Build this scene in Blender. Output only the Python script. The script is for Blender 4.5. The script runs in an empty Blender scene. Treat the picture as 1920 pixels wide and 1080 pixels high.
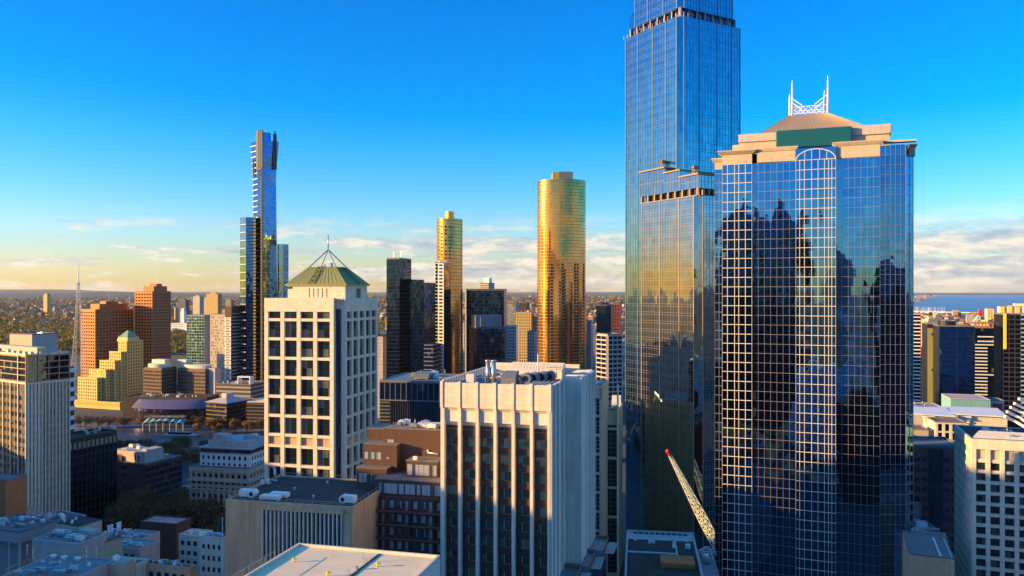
import bpy, bmesh, math, random
from math import sin, cos, radians, pi
from mathutils import Vector, Matrix
R = radians
rnd = random.Random(7)
C = bpy.context.scene.collection
SC = bpy.context.scene
H = 120.0          # the camera hangs at this height
F = 1500.0         # focal length in pixels of the 1920 px photograph
EYE = 548.0        # eye level in the photograph
HAZE_D = 0.9e-5

# ---------------------------------------------------------------- camera
cam = bpy.data.cameras.new('camera'); cam_o = bpy.data.objects.new('camera', cam); C.objects.link(cam_o)
cam.sensor_width = 36; cam.lens = 36*F/1920; cam.clip_start = 1; cam.clip_end = 200000
cam.shift_y = (EYE-540)/1920
cam_o.location = (0, 0, H); cam_o.rotation_euler = (R(90), 0, 0)
SC.camera = cam_o
# ---------------------------------------------------------------- world, sun, exposure
SUN_EL, SUN_AZ = 10.5, 190.0    # azimuth: angle of the sun's ground direction from +X
sd = Vector((cos(R(SUN_AZ))*cos(R(SUN_EL)), sin(R(SUN_AZ))*cos(R(SUN_EL)), sin(R(SUN_EL))))
w = bpy.data.worlds.new('World'); SC.world = w; w.use_nodes = True
nt = w.node_tree; nt.nodes.clear()
class NT:
    def __init__(s, nt): s.nt = nt
    def n(s, typ, **kw):
        nd = s.nt.nodes.new(typ)
        for k, v in kw.items():
            if k == 'inp':
                for a, b in v.items():
                    if isinstance(b, bpy.types.NodeSocket): s.nt.links.new(b, nd.inputs[a])
                    else: nd.inputs[a].default_value = b
            else: setattr(nd, k, v)
        return nd
    def m(s, op, a, b=0.0, c=None, clamp=False):
        i = {0: a, 1: b}
        if c is not None: i[2] = c
        nd = s.n('ShaderNodeMath', operation=op, inp=i); nd.use_clamp = clamp
        return nd.outputs[0]
    def v(s, op, a, b=None, sc=None):
        i = {0: a}
        if b is not None: i[1] = b
        nd = s.n('ShaderNodeVectorMath', operation=op, inp=i)
        if sc is not None:
            if isinstance(sc, bpy.types.NodeSocket): s.nt.links.new(sc, nd.inputs['Scale'])
            else: nd.inputs['Scale'].default_value = sc
        return nd.outputs['Value'] if op in ('DOT_PRODUCT', 'LENGTH') else nd.outputs[0]
    def mix(s, f, a, b, typ='MIX'):
        nd = s.n('ShaderNodeMix', data_type='RGBA', blend_type=typ)
        for k, val in ((0, f), (6, a), (7, b)):
            if isinstance(val, bpy.types.NodeSocket): s.nt.links.new(val, nd.inputs[k])
            else: nd.inputs[k].default_value = val
        return nd.outputs[2]
    def ramp(s, f, stops, interp='LINEAR'):
        nd = s.n('ShaderNodeValToRGB'); cr = nd.color_ramp; cr.interpolation = interp
        while len(cr.elements) < len(stops): cr.elements.new(0.5)
        for e, (p, c) in zip(cr.elements, stops):
            e.position = p; e.color = (c[0], c[1], c[2], 1) if isinstance(c, tuple) else (c, c, c, 1)
        s.nt.links.new(f, nd.inputs[0]); return nd.outputs[0]
W_ = NT(nt)
sky = W_.n('ShaderNodeTexSky', sky_type='NISHITA', sun_disc=False, sun_elevation=R(SUN_EL),
           sun_rotation=math.atan2(sd.x, sd.y), altitude=120, air_density=1.0, dust_density=0.7, ozone_density=3.0)
tc = W_.n('ShaderNodeTexCoord'); d = tc.outputs['Generated']
sep = W_.n('ShaderNodeSeparateXYZ', inp={0: d})
az_sun = W_.v('DOT_PRODUCT', d, (cos(R(SUN_AZ)), sin(R(SUN_AZ)), 0.0))
hs = W_.n('ShaderNodeHueSaturation', inp={'Saturation': 1.55, 'Value': 1.0, 'Color': sky.outputs[0], 'Fac': 1.0, 'Hue': 0.5})
EL = sep.outputs[2]
tint = W_.ramp(W_.m('MULTIPLY', EL, 2.0), [(0.0, (1.14, .95, .93)), (.1, (1.02, .95, 1.14)), (.35, (.7, 1.05, 1.28)), (.70, (.2, .90, 1.34)), (.95, (4.6, 1.75, 1.8))])  # last stop: zenith, out of view, brightened pink to lift the shadow fill
glow = W_.m('MULTIPLY', W_.ramp(az_sun, [(.35, 0.0), (1.0, 1.0)]), W_.ramp(EL, [(0.0, 1.0), (.35, 0.0)]))
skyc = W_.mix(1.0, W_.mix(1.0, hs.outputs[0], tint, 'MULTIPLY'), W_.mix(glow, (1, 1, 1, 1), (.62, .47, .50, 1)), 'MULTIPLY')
# clouds: a low band of cumulus and streaks near the horizon
cv = W_.n('ShaderNodeCombineXYZ', inp={0: W_.m('MULTIPLY', sep.outputs[0], 5.0), 1: W_.m('MULTIPLY', sep.outputs[1], 5.0), 2: W_.m('MULTIPLY', EL, 20.0)})
n1 = W_.n('ShaderNodeTexNoise', inp={'Vector': cv.outputs[0], 'Scale': 2.3, 'Detail': 10.0, 'Roughness': 0.68})
cv2 = W_.n('ShaderNodeCombineXYZ', inp={0: W_.m('MULTIPLY', sep.outputs[0], 2.0), 1: W_.m('MULTIPLY', sep.outputs[1], 2.0), 2: W_.m('MULTIPLY', EL, 60.0)})
n2 = W_.n('ShaderNodeTexNoise', inp={'Vector': cv2.outputs[0], 'Scale': 1.7, 'Detail': 6.0, 'Roughness': 0.5})
band = W_.ramp(W_.m('MULTIPLY', EL, 10.0), [(0.0, .35), (.12, .8), (.35, 1.0), (.62, .85), (.85, .25), (1.0, 0.0)])
azr = W_.m('MULTIPLY_ADD', sep.outputs[0], 0.26, 0.92)
cm = W_.m('MULTIPLY', W_.m('ADD', W_.m('MULTIPLY', n1.outputs[0], .68), W_.m('MULTIPLY', n2.outputs[0], .40)), azr)
cmask = W_.m('MULTIPLY', W_.ramp(cm, [(0.450, 0.0), (.51, .85), (.59, 1.0)]), band)
n3 = W_.n('ShaderNodeTexNoise', inp={'Vector': W_.v('ADD', cv.outputs[0], (0.10, 0.0, -0.16)), 'Scale': 2.3, 'Detail': 10.0, 'Roughness': 0.68})
shade = W_.m('SUBTRACT', n1.outputs[0], n3.outputs[0])
sh = W_.ramp(W_.m('MULTIPLY_ADD', shade, 2.6, 0.5), [(0.12, (1.45, 1.75, 2.25)), (.45, (2.5, 2.5, 2.5)), (.75, (3.9, 3.4, 2.8))])
skyf = W_.mix(cmask, skyc, sh)
below = W_.m('LESS_THAN', EL, -0.02)
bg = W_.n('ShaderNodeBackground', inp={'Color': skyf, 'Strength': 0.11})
out = W_.n('ShaderNodeOutputWorld', inp={0: bg.outputs[0]})
sun = bpy.data.lights.new('sun', 'SUN'); so = bpy.data.objects.new('sun', sun); C.objects.link(so)
sun.energy = 5.0; sun.angle = R(0.5); sun.color = (1.0, .60, .17)
so.rotation_euler = sd.to_track_quat('Z', 'Y').to_euler(); so.location = (-300, 0, 400)
SC.view_settings.view_transform = 'Standard'; SC.view_settings.look = 'None'
SC.view_settings.exposure = 1.30; SC.view_settings.gamma = 1.0; SC.view_settings.use_curve_mapping = False
SC.cycles.max_bounces = 6; SC.cycles.volume_bounces = 1

# ---------------------------------------------------------------- helpers
def PX(px, Y): return (px-960)/F*Y
def PZ(py, Y): return H-(py-EYE)/F*Y
def lin(r, g, b):
    f = lambda c: ((c/255+.055)/1.055)**2.4 if c > 10 else c/255/12.92
    return (f(r), f(g), f(b))
class MB:
    """collects faces with a material slot each; builds one mesh object"""
    def __init__(s): s.v = []; s.f = []; s.mi = []; s.sm = []
    def quad(s, pts, mi=0, smooth=False):
        k = len(s.v); s.v += [tuple(p) for p in pts]; s.f.append(tuple(range(k, k+len(pts)))); s.mi.append(mi); s.sm.append(smooth)
    def box(s, x0, x1, y0, y1, z0, z1, mi=0, bottom=True):
        if x0 > x1: x0, x1 = x1, x0
        if y0 > y1: y0, y1 = y1, y0
        k = len(s.v)
        s.v += [(x0,y0,z0),(x1,y0,z0),(x1,y1,z0),(x0,y1,z0),(x0,y0,z1),(x1,y0,z1),(x1,y1,z1),(x0,y1,z1)]
        fs = [(4,5,6,7),(0,1,5,4),(1,2,6,5),(2,3,7,6),(3,0,4,7)]
        if bottom: fs.append((3,2,1,0))
        for q in fs: s.f.append(tuple(k+i for i in q)); s.mi.append(mi); s.sm.append(False)
    def prism(s, pts, z0, z1, mi=0, cap=True, smooth=False, top_mi=None):
        """pts counter-clockwise seen from above; z0/z1 may be lists"""
        n = len(pts); k = len(s.v)
        z0 = z0 if isinstance(z0, (list, tuple)) else [z0]*n; z1 = z1 if isinstance(z1, (list, tuple)) else [z1]*n
        s.v += [(p[0], p[1], z0[i]) for i, p in enumerate(pts)] + [(p[0], p[1], z1[i]) for i, p in enumerate(pts)]
        for i in range(n):
            j = (i+1) % n
            s.f.append((k+i, k+j, k+n+j, k+n+i)); s.mi.append(mi); s.sm.append(smooth)
        if cap:
            s.f.append(tuple(k+n+i for i in range(n))); s.mi.append(mi if top_mi is None else top_mi); s.sm.append(False)
            s.f.append(tuple(k+i for i in reversed(range(n)))); s.mi.append(mi); s.sm.append(False)
    def loft(s, rings, mi=0, cap=True, smooth=False):
        n = len(rings[0]); k = len(s.v)
        for r_ in rings: s.v += [tuple(p) for p in r_]
        for a in range(len(rings)-1):
            for i in range(n):
                j = (i+1) % n
                s.f.append((k+a*n+i, k+a*n+j, k+(a+1)*n+j, k+(a+1)*n+i)); s.mi.append(mi); s.sm.append(smooth)
        if cap:
            s.f.append(tuple(k+(len(rings)-1)*n+i for i in range(n))); s.mi.append(mi); s.sm.append(False)
            s.f.append(tuple(k+i for i in reversed(range(n)))); s.mi.append(mi); s.sm.append(False)
    def bar(s, a, b, r, mi=0, n=4, r2=None):
        a = Vector(a); b = Vector(b); dz = (b-a)
        if dz.length < 1e-6: return
        dz.normalize(); up = Vector((0,0,1)) if abs(dz.z) < .95 else Vector((1,0,0))
        u = dz.cross(up).normalized(); v = dz.cross(u)*-1
        r2 = r if r2 is None else r2
        ring = lambda c, q: [c+u*q*cos(2*pi*i/n+pi/4)+v*q*sin(2*pi*i/n+pi/4) for i in range(n)]
        s.loft([ring(a, r), ring(b, r2)], mi, True, n > 6)
    def cyl(s, x, y, z0, z1, r, mi=0, n=16, r2=None):
        s.bar((x,y,z0), (x,y,z1), r, mi, n, r2)
    def ball(s, c, r, mi=0, n=10, m=6, sz=1.0):
        rings = []
        for a in range(m+1):
            th = -pi/2+pi*a/m; q = max(cos(th), .02)
            rings.append([(c[0]+r*q*cos(2*pi*i/n), c[1]+r*q*sin(2*pi*i/n), c[2]+r*sz*sin(th)) for i in range(n)])
        s.loft(rings, mi, True, True)
    def mesh(s, name, mats):
        me = bpy.data.meshes.new(name); me.from_pydata(s.v, [], s.f)
        for m_ in mats: me.materials.append(m_)
        me.polygons.foreach_set('material_index', s.mi)
        me.polygons.foreach_set('use_smooth', s.sm)
        uv = me.uv_layers.new(name='UVMap').data
        vs = s.v; i = 0; buf = []
        for p in me.polygons:
            nx, ny, nz = p.normal
            if abs(nz) > .7:
                for q in p.vertices: buf += [vs[q][0], vs[q][1]]
            else:
                l = math.hypot(nx, ny) or 1; tx, ty = -ny/l, nx/l
                for q in p.vertices: buf += [vs[q][0]*tx+vs[q][1]*ty, vs[q][2]]
        uv.foreach_set('uv', buf)
        me.update(); return me
    def build(s, name, mats, parent=None, **kw):
        if not s.v: return None
        if not isinstance(mats, (list, tuple)): mats = [mats]
        o = bpy.data.objects.new(name, s.mesh(name, mats)); C.objects.link(o)
        if parent: o.parent = parent
        for k, v in kw.items(): o[k] = v
        return o
def tag(o, label, cat, group=None, kind=None):
    if label: o['label'] = label
    if cat: o['category'] = cat
    if group: o['group'] = group
    if kind: o['kind'] = kind
    return o
def empty(name, loc, rz=0.0):
    o = bpy.data.objects.new(name, None); C.objects.link(o); o.location = loc; o.rotation_euler = (0, 0, rz)
    o.empty_display_size = 5; return o
def copy_tree(o, parent=None):
    c = o.copy(); C.objects.link(c)
    if parent: c.parent = parent
    for ch in [x for x in bpy.data.objects if x.parent == o]: copy_tree(ch, c)
    return c

# ---------------------------------------------------------------- materials
MATS = {}
def newmat(name):
    m = bpy.data.materials.new(name); m.use_nodes = True; m.node_tree.nodes.clear(); return m, NT(m.node_tree)
def solid(name, col, rough=.8, var=.12, scale=.15, metal=0.0, streak=.12, spec=.4, bump=0.0, joint=None):
    """painted or mineral surface: broad mottling, fine grain and vertical weather streaks"""
    m, t = newmat(name)
    tc = t.n('ShaderNodeTexCoord'); 
    a = t.n('ShaderNodeTexNoise', inp={'Vector': tc.outputs['Object'], 'Scale': scale, 'Detail': 8.0, 'Roughness': .65})
    st = t.n('ShaderNodeTexNoise', inp={'Vector': t.v('MULTIPLY', tc.outputs['Object'], (1.3, 1.3, .05)), 'Scale': 1.0, 'Detail': 5.0})
    f = t.m('ADD', t.m('MULTIPLY', t.m('SUBTRACT', a.outputs[0], .5), var*4), t.m('MULTIPLY', t.m('SUBTRACT', st.outputs[0], .5), streak*3))
    fac = t.m('ADD', f, 1.0)
    if joint:                                     # panel joints and a slight tone shift from panel to panel
        q = t.v('DIVIDE', tc.outputs['UV'], (joint[0], joint[1], 1.0)); fr = t.n('ShaderNodeSeparateXYZ', inp={0: t.v('FRACTION', q)})
        wn = t.n('ShaderNodeTexWhiteNoise', noise_dimensions='3D', inp={'Vector': t.v('FLOOR', q)})
        ln = t.m('MAXIMUM', t.m('LESS_THAN', fr.outputs[0], .05/joint[0]), t.m('LESS_THAN', fr.outputs[1], .05/joint[1]))
        fac = t.m('MULTIPLY', t.m('MULTIPLY', fac, t.m('SUBTRACT', 1.0, t.m('MULTIPLY', ln, .35))), t.m('ADD', .94, t.m('MULTIPLY', wn.outputs[0], .12)))
    c2 = t.v('SCALE', (col[0], col[1], col[2]), None, fac)
    b = t.n('ShaderNodeBsdfPrincipled', inp={'Base Color': c2, 'Roughness': rough, 'Metallic': metal, 'Specular IOR Level': spec})
    if bump:
        bn = t.n('ShaderNodeBump', inp={'Strength': bump, 'Distance': .1, 'Height': a.outputs[0]}); t.nt.links.new(bn.outputs[0], b.inputs['Normal'])
    t.n('ShaderNodeOutputMaterial', inp={0: b.outputs[0]})
    MATS[name] = m; return m
def glass(name, col, metal=1.0, rough=.04, pw=1.5, ph=1.9, jit=.012, wave=.012, wsc=.35, blind=.0, bcol=(.3,.3,.28), dark=(.01,.015,.02), obj=False, var=.15):
    """coated facade glass: each pane tilts a little, ripples a little, and some have blinds"""
    m, t = newmat(name)
    tc = t.n('ShaderNodeTexCoord'); uv = tc.outputs['UV']
    oi = t.n('ShaderNodeObjectInfo')
    cell = t.v('FLOOR', t.v('DIVIDE', uv, (pw, ph, 1.0)))
    if obj: cell = t.v('ADD', cell, t.v('SCALE', (1.0, 1.7, 0.3), None, t.m('MULTIPLY', oi.outputs['Random'], 97.0)))
    wn = t.n('ShaderNodeTexWhiteNoise', noise_dimensions='3D', inp={'Vector': cell})
    nz = t.n('ShaderNodeTexNoise', inp={'Vector': t.v('ADD', t.v('MULTIPLY', tc.outputs['Object'], (1.0, 1.0, .3)), t.v('SCALE', wn.outputs['Color'], None, .8)), 'Scale': wsc, 'Detail': 2.0})
    geo = t.n('ShaderNodeNewGeometry')
    pert = t.v('ADD', t.v('SCALE', t.v('SUBTRACT', wn.outputs['Color'], (.5,.5,.5)), None, jit*2), t.v('SCALE', t.v('SUBTRACT', nz.outputs['Color'], (.5,.5,.5)), None, wave*6))
    N = t.v('NORMALIZE', t.v('ADD', geo.outputs['Normal'], pert))
    r1 = t.n('ShaderNodeSeparateXYZ', inp={0: wn.outputs['Color']})
    k = t.m('ADD', 1-var, t.m('MULTIPLY', r1.outputs[0], 2*var))
    col2 = t.v('SCALE', col, None, k)
    b = t.n('ShaderNodeBsdfPrincipled', inp={'Base Color': col2, 'Roughness': rough, 'Metallic': metal, 'Normal': N, 'Specular IOR Level': .8})
    sh = b.outputs[0]
    if blind > 0:
        b2 = t.n('ShaderNodeBsdfPrincipled', inp={'Base Color': (*bcol, 1), 'Roughness': .25, 'Normal': N, 'Specular IOR Level': .8})
        isb = t.m('MULTIPLY', t.m('LESS_THAN', r1.outputs[1], blind), .75)
        sh = t.n('ShaderNodeMixShader', inp={0: isb, 1: sh, 2: b2.outputs[0]}).outputs[0]
    t.n('ShaderNodeOutputMaterial', inp={0: sh}); MATS[name] = m; return m
def facade(name, wall, win, cw=3.2, ch=3.2, ww=.6, wh=.5, ribbon=False, rough=.8, pervar=0.25):
    """far buildings a few pixels wide: storeys of dark windows in a pale wall"""
    m, t = newmat(name)
    tc = t.n('ShaderNodeTexCoord'); oi = t.n('ShaderNodeObjectInfo'); geo = t.n('ShaderNodeNewGeometry')
    q = t.v('DIVIDE', tc.outputs['UV'], (cw, ch, 1.0)); fr = t.n('ShaderNodeSeparateXYZ', inp={0: t.v('FRACTION', q)})
    wn = t.n('ShaderNodeTexWhiteNoise', noise_dimensions='3D', inp={'Vector': t.v('FLOOR', q)})
    a = t.m('LESS_THAN', t.m('ABSOLUTE', t.m('SUBTRACT', fr.outputs[1], .5)), wh/2)
    if not ribbon: a = t.m('MULTIPLY', a, t.m('LESS_THAN', t.m('ABSOLUTE', t.m('SUBTRACT', fr.outputs[0], .5)), ww/2))
    nz = t.n('ShaderNodeSeparateXYZ', inp={0: geo.outputs['Normal']})
    a = t.m('MULTIPLY', a, t.m('LESS_THAN', nz.outputs[2], .5))
    k = t.m('ADD', 1-pervar, t.m('MULTIPLY', oi.outputs['Random'], 2*pervar))
    ns = t.n('ShaderNodeTexNoise', inp={'Vector': tc.outputs['Object'], 'Scale': .12, 'Detail': 5.0})
    wc = t.v('SCALE', wall, None, t.m('MULTIPLY', k, t.m('ADD', .8, t.m('MULTIPLY', ns.outputs[0], .4))))
    gc = t.v('SCALE', win, None, t.m('ADD', .4, t.m('MULTIPLY', wn.outputs[0], 1.4)))
    col = t.mix(a, wc, gc)
    b = t.n('ShaderNodeBsdfPrincipled', inp={'Base Color': col, 'Roughness': t.m('SUBTRACT', rough, t.m('MULTIPLY', a, rough-.12)), 'Specular IOR Level': .5})
    t.n('ShaderNodeOutputMaterial', inp={0: b.outputs[0]}); MATS[name] = m; return m

M = dict(
 cream=solid('cream_stone', (.63,.56,.44), streak=.10, var=.07, joint=(1.6, 1.2)), concrete=solid('pale_concrete', (.62,.57,.48), streak=.18, var=.09, joint=(2.6, 3.9)),
 conc_d=solid('stained_sun_tinted_concrete', (.50,.32,.18), streak=.3, var=.15, scale=.25), grey=solid('grey_render', (.30,.30,.31)),  # conc_d: stains, plus orange sunlight put into the base colour
 white=solid('white_paint', (.72,.71,.68), rough=.5, var=.06, streak=.06), lilac=solid('pale_grey_render', (.44,.37,.35), var=.14, streak=.2, scale=.3),
 brown=solid('dark_brown_brick', (.085,.042,.032), rough=.75, var=.1), dbrown=solid('dark_brown_panel', (.045,.03,.024), rough=.5),
 orange=solid('orange_granite', (.46,.115,.025), rough=.6, var=.06, streak=.05), maroon=solid('maroon_cladding', (.20,.06,.055), rough=.5, var=.2),
 gold=solid('gold_cladding', (.75,.45,.08), rough=.35, metal=.6, var=.05), yellowst=solid('yellow_sandstone', (.60,.43,.14), var=.08, streak=.05),
 beige=solid('beige_stone', (.46,.38,.29), var=.1, bump=.3), black=solid('black_metal', (.010,.013,.02), rough=.4),
 roofdark=solid('dark_bitumen_roof', (.035,.030,.030), rough=.9, var=.5, scale=.35, streak=0), roofgrey=solid('grey_membrane_roof', (.17,.145,.14), rough=.85, var=.3, scale=.3, streak=0),
 roofpale=solid('pale_membrane_roof', (.80,.62,.38), rough=.75, var=.12, scale=.2, streak=0), roofpatch=solid('patched_grey_roof', (.24,.21,.215), rough=.8, var=.6, scale=.5, streak=0),
 metal=solid('galvanised_metal', (.42,.43,.44), rough=.35, metal=.7, var=.12), pale_metal=solid('painted_plant_metal', (.55,.55,.54), rough=.45, var=.08),
 copper=solid('green_copper_roof', (.27,.27,.09), rough=.45, metal=.2, var=.08), tanroof=solid('tan_metal_roof', (.42,.30,.19), rough=.45, metal=.3, var=.07),
 teal=solid('teal_sign_board', (.004,.085,.11), rough=.4, var=.02, streak=0), mull=solid('white_mullion', (.62,.56,.48), rough=.4, var=.04, streak=0),
 dmull=solid('dark_mullion', (.016,.019,.025), rough=.35), tanmull=solid('bronze_mullion', (.26,.18,.11), rough=.4, metal=.3), red=solid('red_paint', (.6,.02,.02), rough=.4, var=.03),
 pink=solid('red_pink_paint', (.65,.05,.09), rough=.4, var=.03), yellow=solid('yellow_paint', (.75,.55,.03), rough=.5, var=.03),
 bluemetal=solid('blue_grey_metal', (.15,.165,.19), rough=.4, var=.1), teallouvre=solid('teal_clad_panel', (.20,.40,.42), rough=.5, var=.06),
 asphalt=solid('asphalt', (.05,.05,.052), rough=.9, var=.2, scale=.4, streak=0), paving=solid('paving', (.12,.115,.11), rough=.85, var=.2, scale=.3, streak=0),
 bark=solid('bark', (.07,.05,.035), rough=.9), carwhite=solid('car_white', (.7,.7,.7), rough=.25), cardark=solid('car_dark', (.03,.035,.05), rough=.25),
 carred=solid('car_red', (.3,.02,.02), rough=.25), tyre=solid('tyre_rubber', (.015,.015,.015), rough=.8), line=solid('road_line', (.7,.7,.68), rough=.6),
 g_win=glass('window_glass', (.055,.075,.10), metal=.85, rough=.06, pw=2.1, ph=3.0, jit=.02, wave=.012, wsc=.6, blind=.22, bcol=(.12,.13,.13), obj=True),
 g_warm=glass('office_window_glass', (.07,.10,.11), metal=.8, rough=.07, pw=1.9, ph=2.0, jit=.02, wave=.01, blind=.18, bcol=(.10,.13,.10), obj=True),
 g_curt=glass('curtained_window', (.10,.13,.16), metal=.5, rough=.1, pw=.8, ph=8.0, jit=.02, wave=.01, blind=.75, bcol=(.42,.44,.48), obj=True),
 g_dark=glass('dark_curtain_glass', (.03,.07,.14), metal=.95, rough=.03, pw=1.6, ph=3.6, jit=.012, wave=.01, blind=.03, bcol=(.1,.1,.1)),
 g_black=glass('black_curtain_glass', (.014,.045,.10), metal=.95, rough=.05, pw=1.6, ph=3.6, jit=.02, wave=.01, var=.3),
 g_green=glass('green_curtain_glass', (.14,.22,.16), metal=.9, rough=.05, pw=2.0, ph=3.4, jit=.03, wave=.01, blind=.12, bcol=(.2,.25,.2), var=.3),
 g_blue=glass('deep_blue_glass', (.05,.15,.34), metal=1, rough=.03, pw=1.9, ph=3.3, jit=.008, wave=.006),
 g_rialto=glass('blue_tower_glass', (.19,.36,.43), metal=1, rough=.03, pw=1.7, ph=3.7, jit=.007, wave=.012, wsc=.22, var=.10, blind=.0),
 g_rialto_n=glass('golden_blue_tower_glass', (.23,.31,.37), metal=1, rough=.02, pw=1.7, ph=3.7, jit=.005, wave=.009, wsc=.22, var=.10),
 g_bourke=glass('deep_blue_office_glass', (.08,.25,.42), metal=1, rough=.02, pw=2.1, ph=3.05, jit=.005, wave=.011, wsc=.16, var=.10),
 g_gold=glass('gold_coated_glass', (.56,.28,.08), metal=.90, rough=.12, pw=2.4, ph=3.55, jit=.008, wave=.04, wsc=.05, var=.10),
 g_atrium=glass('green_roof_glass', (.16,.30,.30), metal=.8, rough=.15, pw=1.2, ph=1.2, jit=.02, wave=.01),
 g_purple=glass('violet_tinted_glass', (.06,.05,.09), metal=.8, rough=.12, pw=2.5, ph=3.4, jit=.03, wave=.01, blind=.1, bcol=(.08,.07,.1)),
)

# ---------------------------------------------------------------- buildings
GRID = 15.5
class Bld:
    """A building: Empty at the ground under its near corner, local x along the front, local y away, parts as children.
    mode R: near corner is the front right one (right side in view); mode L: the front left one (left side in view)."""
    def __init__(s, name, label, cat, pxL, px0, pxR, Y, t=GRID, mode='R', W=None, D=None, group=None):
        s.t = R(t); s.X0 = PX(px0, Y); s.Y0 = Y; s.mode = mode
        c, sn = cos(s.t), sin(s.t); kL, kR = (pxL-960)/F, (pxR-960)/F
        if mode == 'R':
            s.W = W or (s.X0-kL*Y)/(c+kL*sn); s.D = D or (kR*Y-s.X0)/(sn-kR*c)
            s.x0, s.x1 = -s.W, 0.0
        else:
            s.W = W or (kR*Y-s.X0)/(c+kR*sn); s.D = D or (kL*Y-s.X0)/(sn-kL*c)
            s.x0, s.x1 = 0.0, s.W
        s.y0, s.y1 = 0.0, s.D
        s.root = empty(name, (s.X0, Y, 0), -s.t); tag(s.root, label, cat, group)
        s.wall = MB(); s.trim = MB(); s.wins = []; s.tagged = []
    def z(s, py): return PZ(py, s.Y0)
    def lx(s, px, y=0.0):
        """local x of photo column px on the plane local-y = y"""
        c, sn = cos(s.t), sin(s.t); k = (px-960)/F
        # world = (X0 + x c + y sn, Y0 - x sn + y c)
        return (k*(s.Y0+y*c)-s.X0-y*sn)/(c+k*sn)
    def ly(s, px, x=0.0):
        c, sn = cos(s.t), sin(s.t); k = (px-960)/F
        return (k*(s.Y0-x*sn)-s.X0-x*c)/(sn-k*c)
    def zz(s, py, x, y):
        return PZ(py, s.Y0-x*sin(s.t)+y*cos(s.t))
    def frame(s, face, x0=None, x1=None, y0=None, y1=None):
        x0 = s.x0 if x0 is None else x0; x1 = s.x1 if x1 is None else x1; y0 = s.y0 if y0 is None else y0; y1 = s.y1 if y1 is None else y1
        if face == 'front': return (x0, y0), (1, 0), (0, -1), x1-x0
        if face == 'right': return (x1, y0), (0, 1), (1, 0), y1-y0
        if face == 'left': return (x0, y1), (0, -1), (-1, 0), y1-y0
        return (x1, y1), (-1, 0), (0, 1), x1-x0
    def fbox(s, mb, fr, u0, u1, z0, z1, n0, n1, mi=0):
        (ox, oy), (ux, uy), (nx, ny), L = fr
        xs = [ox+ux*u+nx*n for u in (u0, u1) for n in (n0, n1)]; ys = [oy+uy*u+ny*n for u in (u0, u1) for n in (n0, n1)]
        mb.box(min(xs), max(xs), min(ys), max(ys), z0, z1, mi)
    def grid(s, fr, z0, z1, nx, nz, pw, bh, dep, u0=0.0, u1=None, mi=0, win=True, endp=None, sill=0.0, kind='win', wfill=1.0, mb=None, frame=False):
        """piers and bands proud of the core, a recessed window in every cell"""
        u1 = fr[3] if u1 is None else u1; mb = mb or s.wall
        endp = pw if endp is None else endp
        cw = (u1-u0-2*endp+pw)/nx; chh = (z1-z0)/nz
        for i in range(nx+1):
            if i == 0: a, b = u0, u0+endp
            elif i == nx: a, b = u1-endp, u1
            else: a = u0+endp-pw+i*cw; b = a+pw
            s.fbox(mb, fr, a, b, z0, z1, -.05, dep, mi)
        for j in range(nz+1):
            zb = z0+j*chh; zt = zb+bh
            if j == nz: zb, zt = z1-.02, z1+.3
            s.fbox(mb, fr, u0+.02, u1-.02, zb, zt, -.05, dep-.06, mi)
        if win:
            for i in range(nx):
                for j in range(nz):
                    a = u0+endp+i*cw; b = a+cw-pw; zb = z0+j*chh+bh; zt = z0+(j+1)*chh
                    if wfill < 1: b = a+(b-a)*wfill
                    s.wins.append((fr, a, b, zb, zt, kind))
    def curtain(s, fr, z0, z1, vx, hz, tv=.15, th=.15, dep=.12, mb=None, mi=0, u0=0.0, u1=None):
        mb = mb or s.trim; u1 = fr[3] if u1 is None else u1
        nx = max(1, round((u1-u0)/vx)); nz = max(1, round((z1-z0)/hz))
        for i in range(nx+1):
            u = u0+(u1-u0)*i/nx; s.fbox(mb, fr, max(u0, u-tv/2), min(u1, u+tv/2), z0, z1, -.02, dep, mi)
        for j in range(nz+1):
            z = z0+(z1-z0)*j/nz; s.fbox(mb, fr, u0+.01, u1-.01, z-th/2, z+th/2, -.02, dep*.8, mi)
    def make_windows(s, mat, name='window', cap=100, depth=.06, split=None, mullmat=None):
        cache = {}; rest = MB(); bars = MB(); k = 0
        s.wins.sort(key=lambda q: -(q[4]+ (30 if q[0][2][1] < 0 else 0)))
        mm = mullmat or M['dmull']
        for fr, a, b, zb, zt, kind in s.wins:
            (ox, oy), (ux, uy), (nx, ny), L = fr
            wv, hv = b-a, zt-zb
            if k < cap:
                key = (round(wv, 2), round(hv, 2))
                if key not in cache:
                    mb = MB(); mb.box(0, wv, -depth, 0, 0, hv, 0)
                    if split:
                        for i in range(1, split[0]): mb.box(wv*i/split[0]-.05, wv*i/split[0]+.05, -depth-.06, -depth, 0, hv, 1)
                        for j in range(1, split[1]): mb.box(0, wv, -depth-.04, -depth, hv*j/split[1]-.05, hv*j/split[1]+.05, 1)
                    cache[key] = mb.mesh(name, [mat, mm])
                o = bpy.data.objects.new(name, cache[key]); C.objects.link(o); o.parent = s.root
                o.location = (ox+ux*a, oy+uy*a, zb); o.rotation_euler = (0, 0, math.atan2(uy, ux)); k += 1
            else:
                s.fbox(rest, fr, a, b, zb, zt, 0, depth, 0)
                if split:
                    for i in range(1, split[0]): s.fbox(rest, fr, a+wv*i/split[0]-.05, a+wv*i/split[0]+.05, zb, zt, depth, depth+.06, 1)
        if rest.v: rest.build('window_rows', [mat, mm], s.root, kind='stuff')
        s.wins = []
    def part(s, name, mb, mat, **kw): return mb.build(name, mat, s.root, **kw)
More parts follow.
